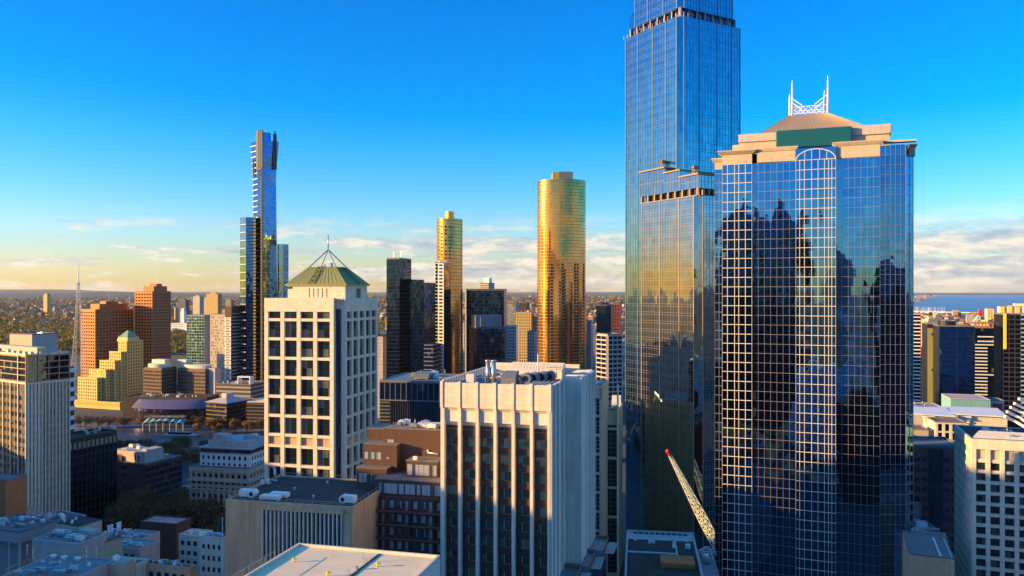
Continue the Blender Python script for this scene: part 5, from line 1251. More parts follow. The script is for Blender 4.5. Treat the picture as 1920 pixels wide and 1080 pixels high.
# ================================================================ NEAR ROOFS, BOTTOM LEFT
b = Bld('building', 'patched grey rooftop with a sunlight-coloured railing and mushroom vents, in the bottom left corner', 'building', 96, 218, 219, 205, t=10, D=2); zr = b.z(1046); b.zr = zr
b.y0 = -24; b.y1 = 0; b.body(0, zr-.5, None, x0=b.x0-.0); b.roof(zr-.5, M['roofpatch'], par=.35, y0=-24, pmat=M['lilac'])
m = MB(); L = b.W
for i in range(13): x = b.x0+L*i/12; m.bar((x, -.3, zr-.2), (x, -.3, zr+1.3), .05)
for h in (.75, 1.3): m.bar((b.x0, -.3, zr+h), (0, -.3, zr+h), .05)
for i in range(9): m.bar((b.x0+.2, -.3-i*1.8, zr-.2), (b.x0+.2, -.3-i*1.8, zr+1.2), .05)
m.bar((b.x0+.2, -.3, zr+1.2), (b.x0+.2, -15, zr+1.2), .05); b.part('guard_rail', m, M['yellowst'])  # rail takes a yellow colour to stand in for sunlight on it
for px, y in ((100, -2.0), (120, -2.4), (146, -2.6)):
    m = MB(); x = b.lx(px, y); m.cyl(x, y, zr-.4, zr+.1, .5, 0, 14); m.ball((x, y, zr+.25), .85, sz=.5); b.part('mushroom_vent', m, M['white'])
for px, y in ((51, -2.2), (162, -4), (162, -1), (181, -1), (62, -5)):
    m = MB(); x = b.lx(px, y); m.cyl(x, y, zr-.4, zr+2.4, .12, 0, 8); m.cyl(x, y, zr+2.4, zr+2.7, .22, 0, 8); b.part('vent_pipe', m, M['cream'])
m = MB(); x = 3; m.bar((1.5, -2, zr-.8), (1.5, -2, zr+.2), .12); m.bar((1.5, -2, zr+.6), (1.9, -2.4, zr+.75), 1.0, 0, 16, .5); b.part('satellite_dish', m, M['white'])
m = MB(); m.box(2.2, 5.2, -3.5, 0, zr-6, zr+.2); m.box(.2, 2.0, -3, -1, zr-4, zr-.5); b.part('side_plant', m, M['beige']); b.plant(b.x0+1.5, -3, -22, -4, zr-.4, 34, 70, .45); b.finish(M['lilac'])
b = Bld('building', 'white-walled block with a brown flat roof, below the left edge tower', 'building', 27, 75, 161, 250, t=28, D=40); b.D = b.ly(161); b.y1 = b.D; zr = b.z(990); b.zr = zr; b.body(0, zr, None); b.roof(zr, solid('brown_felt_roof', (.12,.085,.075), var=.3, scale=.3, streak=0), par=.35, pmat=M['lilac']); b.plant(b.x0+1, -3, 3, b.D-4, zr, 16, 71, .6); b.finish(M['lilac'])
b = Bld('building', 'cream lift house with four white vents on top', 'building', 106, 146, 159, 232, t=24, D=8); zr = b.z(988); b.zr = zr; b.body(0, zr, None); b.roof(zr, M['roofdark'], par=.2); f = b.frame('front'); m = MB(); b.fbox(m, f, 1.0, 2.0, zr-4.5, zr-2, 0, .1); b.part('door', m, M['white'])
for x, y in ((b.x0+1.4, 1.5), (b.x0+3.6, 2.5), (b.x0+5.0, 1.2), (b.x0+2.4, 4.5)): m = MB(); m.cyl(x, y, zr, zr+.5, .25, 0, 8); m.ball((x, y, zr+.65), .42, sz=.6); b.part('roof_vent', m, M['white'])
b.finish(M['beige'])
b = Bld('building', 'long low block with a yellowish end wall and tall white flues', 'building', 146, 184, 230, 226, t=26, D=30); b.D = b.ly(230); b.y1 = b.D; zr = b.z(1022); b.zr = zr; b.body(0, zr, None); b.roof(zr, M['roofgrey'], par=.3)
for px, y in ((194, 9), (202, 10), (208, 6), (215, 7)): m = MB(); x = -2.0-(px % 7)*.3; m.cyl(x, y, zr, zr+3.2, .3, 0, 10); m.cyl(x, y, zr+3.2, zr+3.5, .4, 0, 10); b.part('flue', m, M['white'])
m = MB(); m.box(b.x0, -3.0, 0, 3, zr, zr+3.4); b.part('end_wall', m, M['beige']); b.plant(b.x0+1, -2, 3, 12, zr, 26, 72, .5); b.finish(M['beige'])
b = Bld('building', 'narrow lean-to roof crowded with ducts behind the railed rooftop', 'building', 60, 150, 170, 219, t=14, D=10); zr = b.z(1022); b.zr = zr; b.body(0, zr, None); b.roof(zr, M['roofpatch'], par=.4, pmat=M['lilac']); b.plant(b.x0+.5, -3, 1, 8, zr, 40, 73, .6); b.finish(M['lilac'])
b = Bld('building', 'brown brick building cut by the left edge of the photo', 'building', -60, 12, 19, 262, t=14, D=8); zr = b.z(902); b.zr = zr; b.body(0, zr, None); b.grid(b.frame('front'), 5, zr-1, 5, int((zr-6)/7), 2.2, 3.4, .4); b.make_windows(M['g_black']); b.roof(zr, M['roofgrey'], par=.4); b.finish(solid('orange_brick', (.38,.14,.05), var=.15))
root = empty('pavilion', (PX(45, 300), 300, 0), R(-20)); tag(root, 'pink-lit pyramid roof on a dark glass drum, below the left edge tower', 'pavilion'); z0, z1 = PZ(972, 300), PZ(943, 300)
m = MB(); m.box(-5, 5, -5, 5, 0, z0); m.build('base', M['g_dark'], root); m = MB(); m.loft([[(-5.5, -5.5, z0), (5.5, -5.5, z0), (5.5, 5.5, z0), (-5.5, 5.5, z0)], [(-.1, -.1, z1), (.1, -.1, z1), (.1, .1, z1), (-.1, .1, z1)]]); m.build('pyramid_roof', solid('pink_metal_roof', (.34,.20,.17), rough=.5), root)
b = Bld('building', 'grey garden terrace on slim posts at the left edge', 'building', -50, 36, 60, 232, t=20, D=14); zr = b.z(1000); b.zr = zr; b.body(zr-3, zr, None); b.wall.box(b.x0, -3, 3, 14, 0, zr-3); m = MB()
for i in range(6): m.cyl(-.6-i*4.2, .6, 0, zr-3, .3, 0, 8)
b.part('posts', m, M['lilac']); b.roof(zr, M['roofgrey'], par=.5); b.plant(b.x0+1, -3, 2, 12, zr, 22, 74, .6); b.finish(M['grey'])
low = [  # pxL, px0, pxR, Y, ytop, wall, roof, label
 (205, 262, 300, 250, 1032, 'lilac', 'roofpatch', 'low roof with pale skylight frames, right of the satellite dish', 2),
 (262, 330, 358, 300, 985, 'brown', 'roofpatch', 'long violet-grey roof beside the dark street trees', 0),
 (205, 255, 278, 205, 1062, 'cream', 'roofgrey', 'small white plant house with two round fans at the bottom edge', 3),
 (335, 376, 400, 262, 1008, 'cream', 'roofpale', 'white flat-roofed house with a blue-grey awning roof', 2),
 (375, 421, 428, 225, 1012, 'cream', 'bluemetal', 'white rendered block with small windows against the stained concrete wall', 4),
 (245, 356, 368, 205, 1068, 'conc_d', 'dbrown', 'brown flat roof at the bottom edge, left of the stained concrete wall', 3),
 (215, 262, 300, 275, 1015, 'lilac', 'bluemetal', 'row of pale skylight roofs beside the street', 2)]
for k, (l, n_, r, Y, py, wm_, rm_, lab, npl) in enumerate(low):
    b = Bld('building', lab, 'building', l, n_, r, Y, t=15); zr = b.z(py); b.zr = zr; b.body(0, zr, None); b.roof(zr, M[rm_], par=.5, pmat=M[wm_]); 
    if npl: b.plant(b.x0+.8, -2.5, .8, max(1.5, b.D-3), zr+.1, npl*5, 80+k, .5)
    if 'windows' not in lab and 'roof beside' not in lab and b.W > 5:
        f = b.frame('front')
        for i in range(int((b.W-1)/2.4)):
            for j in range(3): b.wins.append((f, .9+i*2.4, 2.1+i*2.4, zr-2.9-j*3.2, zr-1.5-j*3.2, 'w'))
        b.make_windows(M['g_black'])
    if 'windows' in lab:
        f = b.frame('front')
        for i in range(4):
            for j in range(4): b.wins.append((f, .8+i*1.7, 1.5+i*1.7, zr-3-j*3.2, zr-1.7-j*3.2, 'w'))
        b.make_windows(M['g_black'])
    if 'skylight' in lab:
        for i in range(3): m = MB(); m.box(b.x0+1+i*2.4, b.x0+3+i*2.4, 1.5, 5.5, zr+.1, zr+.6); b.part('skylight', m, M['teallouvre'])
    if 'two round fans' in lab:
        for i in range(2): m = MB(); m.cyl(b.x0+2+i*2.4, 2, zr+.1, zr+.5, .9, 0, 16); b.part('roof_fan', m, M['dmull'])
    b.finish(M[wm_])
root = empty('flagpole', (PX(417, 215), 215, 0)); tag(root, 'thin white pole standing beside the stained concrete wall', 'pole'); m = MB(); m.cyl(0, 0, 0, PZ(972, 215), .14, 0, 8, .08); m.ball((0, 0, PZ(972, 215)), .2); m.build('pole', M['white'], root)

# ================================================================ RIGHT EDGE, BEYOND THE GRIDDED TOWER
def rt(name, label, cat, l, n_, r, Y, py, wall, D=25, t=18, mode='L', **kw): return simple(name, label, cat, l, n_, r, Y, py, True, mode=mode, D=D, t=t, **kw)
b = rt('apartment_tower', 'white balconied apartment tower with a thin red edge, beside the gridded tower', 'apartment tower', 1700, 1706, 1727, 800, 588, 'white'); f = b.frame('front'); L = f[3]
m = MB()
for j in range(26): z = b.zr-4-j*3.6; b.fbox(m, f, L*.25, L*.95, z, z+1.0, -.1, 1.1)
b.part('balcony', m, M['white']); m = MB(); b.fbox(m, f, L*.25, L*.95, 4, b.zr-1, 0, .05); b.part('glazing', m, M['g_dark']); m = MB(); b.fbox(m, f, L*.95, L, 4, b.zr, 0, 1.1); b.part('red_edge', m, M['red']); b.finish(M['lilac'])
b = rt('office_tower', 'slab tower with a yellow-green panelled face and a dark cap', 'office tower', 1737, 1739, 1760, 640, 608, ''); f = b.frame('front'); m = MB(); b.fbox(m, f, 0, f[3], 3, b.zr-3, 0, .3); b.part('panel_face', m, M['copper']); 
for j in range(10): b.wins.append((((f[0][0], f[0][1]-.3), *f[1:]), 3+(j*37 % 5), 4.2+(j*37 % 5), b.zr-9-j*5.7, b.zr-7-j*5.7, 'w'))
b.make_windows(M['g_black']); b.finish(M['black'])
b = rt('office_tower', 'broad dark blue glass tower with a rounded cap, near the right edge', 'office tower', 1759, 1761, 1828, 610, 612, ''); f = b.frame('front'); m = MB(); b.fbox(m, f, 0, f[3], 3, b.zr, 0, .2); b.part('glass_wall', m, M['g_blue']); b.curtain(f, 4, b.zr, 14, 3.6, .3, .12, .3); m = MB(); m.prism(ellipse(b.W*.28, 8, 6.2, 6, 20), b.zr, b.zr+4); b.part('rounded_cap', m, M['dmull']); b.finish(M['black'], M['dmull'])
b = rt('office_tower', 'unfinished tower with white floor bands and a bare top storey under a crane', 'office tower', 1826, 1828, 1875, 700, 615, ''); f = b.frame('front'); m = MB()
for j in range(30): z = b.zr-15-j*2.9; b.fbox(m, f, 0, f[3]*(.5 if j % 9 else 1), z, z+1.0, 0, .6); b.fbox(m, f, f[3]*.85, f[3], z, z+1.0, 0, .6)
for j in range(2): b.fbox(m, f, 2, f[3], b.zr-8-j*4, b.zr-7-j*4, 0, .6)
b.part('floor_bands', m, M['pale_metal']); m = MB()
for i in range(8): b.fbox(m, f, i*f[3]/7.2, i*f[3]/7.2+1, b.zr, b.zr+4, -1.4, -.4)
b.fbox(m, f, -4, f[3]+1, b.zr+4, b.zr+4.8, -14, .5); b.part('bare_storey', m, M['orange']); b.finish(M['g_dark'])
root = empty('tower_crane', (PX(1826, 715), 715, 0)); tag(root, 'small tower crane with a pinkish red jib, on the unfinished tower by the sea', 'crane'); m = MB(); zc = PZ(605, 715); lattice(m, (0, 0, 40), (0, 0, zc), 2.2, 14, .25); m.build('mast', M['white'], root); m = MB(); lattice(m, (0, 0, zc), (5, 0, PZ(592, 715)), 2.0, 4, .3); m.build('counter_boom', M['white'], root); m = MB(); lattice(m, (5, 0, PZ(592, 715)), (PX(1838, 715)-PX(1826, 715), 0, PZ(581, 715)), 2.0, 4, .4); m.build('jib', M['pink'], root)
b = rt('apartment_tower', 'dark brown tower with a bright yellow vertical strip', 'apartment tower', 1878, 1881, 1914, 560, 590, ''); f = b.frame('front'); m = MB(); b.fbox(m, f, 0, 1.8, b.zr-24, b.zr+1, -.2, .9); b.part('yellow_strip', m, M['yellow']); b.curtain(f, 4, b.zr, 4, 3.3, .4, .7, .2); b.finish(M['g_black'], M['dbrown'])
b = rt('apartment_tower', 'pale blue balconied tower at the right edge', 'apartment tower', 1912, 1915, 1990, 600, 590, ''); bands(b, 0, b.W, 0, 25, 4, b.zr, 3.3, 1.1, .4); b.finish(M['g_dark'], M['teallouvre'], 'balcony_bands')
b = rt('apartment_tower', 'yellow-lit block of stepped flats against the sea', 'apartment tower', 1873, 1876, 1960, 1100, 575, '', t=22)
for i in range(6): m = MB(); m.box(i*9, i*9+4.5, -2, 3, 0, b.zr+(1.5 if i % 2 else 0)); b.part('bay', m, M['yellowst'])
m = MB(); m.box(17, 31, 2, 14, b.zr, b.z(569)); b.part('lift_shaft', m, M['cream']); b.finish(M['cream'])
b = rt('apartment_tower', 'round-cornered cream tower standing alone against the sea', 'apartment tower', 1848, 1850, 1863, 1500, 579, '', D=14); 
for j in range(3): m = MB(); m.box(1+j*4.3, 3.4+j*4.3, -1.0, 0, 0, b.zr-1); b.part('bay', m, M['yellowst'])
b.finish(M['cream'])
# stadium-like low roofs and teal box
b = rt('hall', 'large teal panelled box building on a pale flat roof deck', 'hall', 1763, 1783, 1857, 520, 748, '', t=16, D=26, par=.4, roofm=M['lilac']); f = b.frame('front'); b.curtain(f, 4, b.zr, 1.2, 60, .1, .2, .1); b.finish(M['teallouvre'], MATS['blue_grey_mullion'])
b = rt('hall', 'wide pale blue flat roof deck beside the teal box', 'hall', 1640, 1700, 1800, 545, 776, '', D=60, t=12, roofm=M['lilac'], par=.5, plant=14, seed=91); b.finish(M['lilac'])
b = rt('building', 'box with a red and violet painted panel at its end', 'building', 1856, 1858, 1883, 525, 752, '', D=14, t=16); m = MB(); b.fbox(m, b.frame('front'), 1, 6.5, b.zr-7, b.zr-1.5, 0, .15); b.part('painted_panel', m, M['red']); b.finish(M['lilac'])
for k, (l, r, lab) in enumerate(((1735, 1790, 'left one of two cream winged roofs with stepped ends'), (1803, 1890, 'right one of two cream winged roofs with stepped ends'))):
    b = Bld('hall', lab, 'hall', l-12, l, r, 470, t=14, mode='L', D=18, group='cream winged roofs'); zr = b.z(776); b.zr = zr
    b.wall.box(3, b.W, 1, 18, 0, zr-1); m = MB(); m.quad([(-7, -1, zr+.2), (b.W, -1, zr-.6), (b.W, 18, zr+1.8), (-7, 18, zr+1.8)]); m.quad([(-7, 18, zr+1.2), (b.W, 18, zr+1.2), (b.W, -1, zr-1.2), (-7, -1, zr-.4)]); m.quad([(-7, -1, zr-.4), (b.W, -1, zr-1.2), (b.W, -1, zr-.6), (-7, -1, zr+.2)]); b.part('winged_roof', m, M['white'])
    m = MB()
    for j in range(5): m.box(-1+j*.5, 5-j*.5, -.8, 3, zr-2.2-j*1.5, zr-1.2-j*1.5)
    b.part('stepped_corbel', m, M['white']); b.finish(M['cream'])
b = rt('building', 'white framed building with tall square openings, left of the cream tower', 'building', 1738, 1753, 1812, 430, 792, '', t=12, D=14); b.grid(b.frame('front'), b.zr-10, b.zr-.6, 4, 2, 1.3, .9, .8); b.make_windows(M['g_black']); b.finish(M['cream'])
b = rt('building', 'grey low block behind the yellow tree beside the gridded tower', 'building', 1700, 1708, 1741, 432, 806, '', t=12, D=14); b.finish(M['beige'])
b = rt('office_building', 'maroon office block with dark slot windows and a black glass centre', 'office building', 1690, 1700, 1810, 320, 838, '', t=9, D=22, roofm=M['roofgrey'])
f = b.frame('front'); nz = int((b.zr-6)/3.9)
for j in range(nz):
    z = b.zr-2.5-(j+1)*3.9
    for i in range(8):
        if i in (3, 4): continue
        u = i*f[3]/8; b.wins.append((f, u+.2+(j % 2)*.3, u+f[3]/8-.5, z+.6, z+2.0+(i+j) % 3*.25, 'w'))
b.make_windows(M['g_black']); m = MB(); b.fbox(m, f, f[3]*3/8, f[3]*5/8, 3, b.zr-.5, -.1, .12); b.part('glass_centre', m, M['g_black']); b.curtain(f, 4, b.zr-1, 1.6, 1.3, .1, .12, .2, u0=f[3]*3/8, u1=f[3]*5/8); b.finish(M['maroon'], M['dbrown'])
b = rt('building', 'teal-roofed low building with a louvred back wall, at the foot of the maroon office', 'building', 1690, 1702, 1778, 262, 1010, '', t=10, D=20, roofm=M['bluemetal'], par=.8, plant=12, seed=92); m = MB(); m.box(0, b.W*.8, 20, 21, b.zr-2, b.zr+7); 
for i in range(5): m.box(i*b.W*.2, i*b.W*.2+.25, 19.8, 20, b.zr-1, b.zr+7.2)
b.part('louvred_wall', m, M['bluemetal']); b.finish(M['lilac'])
b = rt('building', 'grey flat roof with two pale stripes, at the bottom beside the gridded tower', 'building', 1680, 1704, 1790, 230, 1040, '', t=22, D=24, roofm=M['roofgrey'], par=.4, plant=0); 
for k in range(2): m = MB(); m.box(8+k*3, 8.5+k*3, 1, 20, b.zr+.12, b.zr+.25); b.part('roof_stripe', m, M['pale_metal'])
b.finish(M['conc_d'])
# ================================================================ GROUND, WATER, HILLS, FAR CITY
def sheet(name, pts, z, mat, label=None):
    m = MB(); m.quad([(x, y, z) for x, y in pts]); o = m.build(name, mat); o['kind'] = 'structure'; return o
def groundmat():
    m, t = newmat('ground'); tc = t.n('ShaderNodeTexCoord'); P = tc.outputs['Object']
    a = t.n('ShaderNodeTexNoise', inp={'Vector': P, 'Scale': .004, 'Detail': 6.0, 'Roughness': .6}); v = t.n('ShaderNodeTexVoronoi', inp={'Vector': P, 'Scale': .03}); c = t.n('ShaderNodeTexNoise', inp={'Vector': P, 'Scale': .05, 'Detail': 6.0})
    col = t.ramp(a.outputs[0], [(.35, (.030, .040, .016)), (.5, (.06, .055, .03)), (.65, (.11, .09, .06))])
    col = t.mix(t.m('MULTIPLY', c.outputs[0], .5), col, t.mix(.5, col, v.outputs['Color'], 'MULTIPLY'))
    dd = t.v('LENGTH', P); near = t.m('LESS_THAN', dd, 900.0)
    ns = t.n('ShaderNodeTexNoise', inp={'Vector': P, 'Scale': .5, 'Detail': 6.0}); asp = t.v('SCALE', (.055, .053, .052), None, t.m('ADD', .5, ns.outputs[0]))
    col = t.mix(near, col, asp)
    b = t.n('ShaderNodeBsdfPrincipled', inp={'Base Color': col, 'Roughness': .9}); t.n('ShaderNodeOutputMaterial', inp={0: b.outputs[0]}); return m
Rg = 39000
sheet('ground', [(Rg*cos(2*pi*i/96), Rg*sin(2*pi*i/96)) for i in range(96)], 0, groundmat())
def watermat(name, col, sc, st, rough=.12):
    m, t = newmat(name); tc = t.n('ShaderNodeTexCoord'); n = t.n('ShaderNodeTexNoise', inp={'Vector': tc.outputs['Object'], 'Scale': sc, 'Detail': 6.0})
    bn = t.n('ShaderNodeBump', inp={'Strength': st, 'Distance': 1.0, 'Height': n.outputs[0]})
    b = t.n('ShaderNodeBsdfPrincipled', inp={'Base Color': (*col, 1), 'Roughness': rough, 'Normal': bn.outputs[0]}); t.n('ShaderNodeOutputMaterial', inp={0: b.outputs[0]}); return m
a0 = math.atan2(1, .27); coast = [(1350, 39000)] if 0 else []
pts = [(2050, 4500), (2400, 4150), (4200, 4350), (9000, 3600), (Rg*cos(.09), Rg*sin(.09))]+[(Rg*cos(a), Rg*sin(a)) for a in [(.09+(1.2-.09)*i/24) for i in range(1, 25)]]+[(5200, 12500), (2500, 5600)]
sheet('sea', pts, 1.0, watermat('sea_water', (.015, .09, .16), .02, .6, .35))
c, s_ = cos(R(10)), sin(R(10))
sheet('river', [(-900, 905-120), (-100, 668), (-100, 602), (-900, 690)], .3, watermat('river_water', (.02, .025, .03), .3, .3, .4))
sheet('riverside_path', [(-900, 790), (-60, 670), (-60, 686), (-900, 812)], .25, M['paving'])
# a street with lanes between the left blocks
def street(x0, y0, x1, y1, wd, name='street'):
    d_ = Vector((x1-x0, y1-y0)).normalized(); n_ = Vector((-d_.y, d_.x))
    q = lambda x, y, o: (x+n_.x*o, y+n_.y*o)
    sheet(name, [q(x0, y0, -wd/2), q(x1, y1, -wd/2), q(x1, y1, wd/2), q(x0, y0, wd/2)], .06, M['asphalt'])
    for sgn in (-1, 1):
        m = MB(); a, b_ = sgn*wd/2, sgn*(wd/2+4.5); P = [q(x0, y0, a), q(x1, y1, a), q(x1, y1, b_), q(x0, y0, b_)]
        if sgn < 0: P = P[::-1]
        m.prism(P, 0.0, .2); o = m.build('pavement', M['paving']); o['kind'] = 'structure'
    m = MB(); L = math.hypot(x1-x0, y1-y0); k = 0
    while k < L-3:
        for o_ in (-wd/6, wd/6):
            a = (x0+d_.x*k, y0+d_.y*k); e = (x0+d_.x*(k+3), y0+d_.y*(k+3)); m.quad([(*q(*a, o_-.08), .068), (*q(*e, o_-.08), .068), (*q(*e, o_+.08), .068), (*q(*a, o_+.08), .068)])
        k += 9
    o = m.build('lane_markings', M['line']); o['kind'] = 'structure'
street(-230, 330, -80, 290, 16); street(-100, 250, 5, 640, 15) ; street(-158, 300, -55, 660, 18)
# hills
def hill(name, px0, px1, Y, hts, mat):
    m = MB(); n = len(hts); X0, X1 = PX(px0, Y), PX(px1, Y)
    rows = []
    for k, f in enumerate((0, .35, .7, 1.0, .75, 0)):
        rows.append([(X0+(X1-X0)*i/(n-1), Y-5000+k*2000+((i*7919) % 13-6)*60, max(0, h*f)) for i, h in enumerate(hts)])
    k0 = len(m.v)
    for r_ in rows: m.v += r_
    for a in range(len(rows)-1):
        for i in range(n-1): m.f.append((k0+a*n+i, k0+a*n+i+1, k0+(a+1)*n+i+1, k0+(a+1)*n+i)); m.mi.append(0); m.sm.append(True)
    o = m.build(name, mat); o['kind'] = 'structure'; return o
g = random.Random(12)
hm = solid('wooded_hill', (.035, .045, .03), var=.4, scale=.002, streak=0)
def hprof(n, base, amp, seed, shape): 
    q = random.Random(seed); ph = [q.uniform(0, 6.3) for _ in range(5)]
    return [max(20, base*shape(i/(n-1))+amp*sum(sin(ph[k]+i/(n-1)*(5+7*k))/(k+1) for k in range(5))) for i in range(n)]
hill('hills', -900, 640, 23000, hprof(90, 230, 22, 3, lambda f: 1.0 if f < .62 else max(.15, 1-(f-.62)*3)), hm)
hill('hills', -400, 420, 15500, hprof(80, 110, 20, 5, lambda f: 1.0 if f < .7 else max(.1, 1-(f-.7)*3.2)), hm)
hill('hills', 300, 1250, 30000, hprof(80, 120, 12, 9, lambda f: 1.0), hm)
hill('far_shore', 1600, 2300, 37000, hprof(50, 95, 6, 19, lambda f: 1.0), hm)

# ---- far city: 300 countable buildings nearest, then one mass beyond
FM = [facade('far_cream', (.50, .42, .30), (.05, .05, .05)), facade('far_white', (.62, .58, .50), (.06, .07, .08), ribbon=True), facade('far_grey', (.26, .25, .25), (.03, .04, .05), ribbon=True, ch=3.6),
      facade('far_brick', (.26, .13, .07), (.03, .03, .03)), facade('far_blue', (.10, .13, .18), (.02, .03, .05), cw=5, ch=3.4, ww=.85, wh=.7), facade('far_ochre', (.50, .34, .14), (.06, .05, .04))]
g = random.Random(99); taken = []
shapes = {}
def midrise(w_, d_, h_, mi, kind):
    m = MB(); m.box(-w_/2, w_/2, -d_/2, d_/2, 0, h_); m.box(-w_/2-.15, w_/2+.15, -d_/2-.15, d_/2+.15, h_, h_+.5)
    if kind == 0: m.box(-w_*.2, w_*.15, -d_*.2, d_*.2, h_+.5, h_+3.5)
    elif kind == 1: m.box(-w_*.35, w_*.1, -d_*.3, d_*.3, h_+.5, h_+3); m.box(w_*.15, w_*.3, -d_*.1, d_*.2, h_+.5, h_+5)
    else: m.box(-w_*.5, w_*.1, -d_*.5, d_*.5, h_+.5, h_+h_*.14)
    return m.mesh('building', [FM[mi]])
def blocked(px, Y, park=True):
    if park and px < 460 and 1050 < Y < 2900: return True          # parkland
    return False
n = 0; tries = 0
while n < 285 and tries < 6000:
    tries += 1
    py = g.uniform(562, 705); Y = H*F/(py-EYE)
    px = g.uniform(-60, 1980) if g.random() < .35 else g.choice([g.uniform(690, 1180), g.uniform(690, 1180), g.uniform(1700, 1950), g.uniform(300, 500)])
    if Y < 990 or blocked(px, Y): continue
    x = PX(px, Y)
    if Y > 4000 and px > 1690: continue
    if any(abs(x-a)+abs(Y-b_) < 45 for a, b_ in taken): continue
    taken.append((x, Y))
    mx = 26+max(0, 38*(1-Y/4500)); h_ = min(mx*1.4, 8+g.expovariate(1/(mx*.45))); 
    w_, d_ = g.uniform(14, 34), g.uniform(14, 30); mi = g.choice([0, 0, 1, 1, 1, 2, 3, 4, 5, 5]); key = (round(w_/6), round(d_/6), round(h_/5), mi)
    if key not in shapes: shapes[key] = midrise(key[0]*6, key[1]*6, max(6, key[2]*5), mi, n % 3)
    o = bpy.data.objects.new('building', shapes[key]); C.objects.link(o); o.location = (x, Y, 0); o.rotation_euler = (0, 0, R(-GRID+g.choice([0, 0, 45, 20])))
    tag(o, 'small flat-roofed building among many in the low city beyond the river', 'building', 'low city buildings beyond the river'); n += 1
# a few named taller ones on the left horizon
for px, Y, py, wd, mi, lab in ((372, 2600, 556, 30, 1, 'pale blue-white slab on the left horizon'), (402, 2500, 551, 46, 5, 'yellow-topped grey slab, tallest of the small towers on the left horizon'), (388, 2700, 560, 28, 0, 'round-shouldered cream block beside the yellow-topped slab'), (345, 3000, 562, 36, 4, 'dark blue-grey block left of the pale slab'), (88, 4200, 552, 30, 5, 'tiny yellow block alone on the left hillside'), (431, 3200, 562, 30, 2, 'grey block just left of the slender skyscraper')):
    h_ = PZ(py, Y); m = MB(); m.box(-wd/2, wd/2, -9, 9, 0, h_); m.box(-wd/4, wd/4, -5, 5, h_, h_+4); o = m.build('building', FM[mi]); o.location = (PX(px, Y), Y, 0); o.rotation_euler = (0, 0, R(-25)); tag(o, lab, 'building')
m = MB(); g = random.Random(5)
for i in range(15000):
    py = 549.6+abs(g.gauss(0, 1))*22 if g.random() < .7 else g.uniform(552, 640); Y = H*F/(py-EYE)
    if Y > 30000 or Y < 1100: continue
    px = g.uniform(-100, 2020); x = PX(px, Y)
    if x > 1900+max(0, Y-4200)*.55 and Y > 4000: continue
    if px < 480 and 1050 < Y < 2900 and g.random() < .97: continue
    sc = 1+Y/9000; w_, d_, h_ = g.uniform(8, 20)*sc, g.uniform(8, 16)*sc, g.uniform(4, 9)*(1+Y/15000)
    if g.random() < .05: h_ *= g.uniform(2, 4)
    mi = g.choice([0, 0, 1, 1, 1, 2, 3, 3, 5]); a = R(g.choice([0, 20, 45, 70])-GRID); ca, sa = cos(a), sin(a)
    P = [(x+ca*u*w_/2-sa*v*d_/2, Y+sa*u*w_/2+ca*v*d_/2) for u, v in ((-1, -1), (1, -1), (1, 1), (-1, 1))]
    if h_ > 9*(1+Y/15000): m.prism(P, 0, h_, mi)
    else:
        k0 = len(m.v); m.v += [(*p, 0) for p in P]+[(*p, h_) for p in P]+[((P[0][0]+P[3][0])/2, (P[0][1]+P[3][1])/2, h_*1.5), ((P[1][0]+P[2][0])/2, (P[1][1]+P[2][1])/2, h_*1.5)]
        for q in ((0,1,5,4),(1,2,6,5),(2,3,7,6),(3,0,4,7)): m.f.append(tuple(k0+j for j in q)); m.mi.append(mi); m.sm.append(False)
        for q in ((4,5,9,8),(6,7,8,9),(5,6,9),(7,4,8)): m.f.append(tuple(k0+j for j in q)); m.mi.append(g.choice([3, 6, 6, 7])); m.sm.append(False)
FM2 = FM+[solid('terracotta_roof', (.22, .08, .035)), solid('grey_tile_roof', (.16, .15, .15))]
o = m.build('distant_suburbs', FM2); o['kind'] = 'stuff'; tag(o, 'mass of small houses spreading to the horizon', 'houses')

# ---- foliage
def leafmat(name, cols, rough=.75):
    m, t = newmat(name); gi = t.n('ShaderNodeNewGeometry'); oi = t.n('ShaderNodeObjectInfo')
    r_ = gi.outputs['Random Per Island']; col = t.ramp(r_, [(i/(len(cols)-1), c) for i, c in enumerate(cols)])
    tc = t.n('ShaderNodeTexCoord'); big = t.n('ShaderNodeTexNoise', inp={'Vector': tc.outputs['Object'], 'Scale': .012, 'Detail': 3.0})
    col = t.v('SCALE', col, None, t.m('MULTIPLY', t.m('ADD', .75, t.m('MULTIPLY', oi.outputs['Random'], .5)), t.m('ADD', .45, t.m('MULTIPLY', big.outputs[0], 1.1))))
    b = t.n('ShaderNodeBsdfPrincipled', inp={'Base Color': col, 'Roughness': rough, 'Subsurface Weight': 0.0})
    tr = t.n('ShaderNodeBsdfTranslucent', inp={0: col}); mx = t.n('ShaderNodeMixShader', inp={0: .25, 1: b.outputs[0], 2: tr.outputs[0]}); t.n('ShaderNodeOutputMaterial', inp={0: mx.outputs[0]}); return m
L_green = leafmat('park_leaves', [(.06, .065, .010), (.14, .115, .014), (.28, .18, .02), (.11, .095, .012)])
L_orange = leafmat('autumn_leaves', [(.30, .12, .015), (.42, .19, .025), (.22, .09, .015)])
L_dark = leafmat('bare_brown_leaves', [(.09, .055, .025), (.20, .095, .03), (.07, .07, .025)])
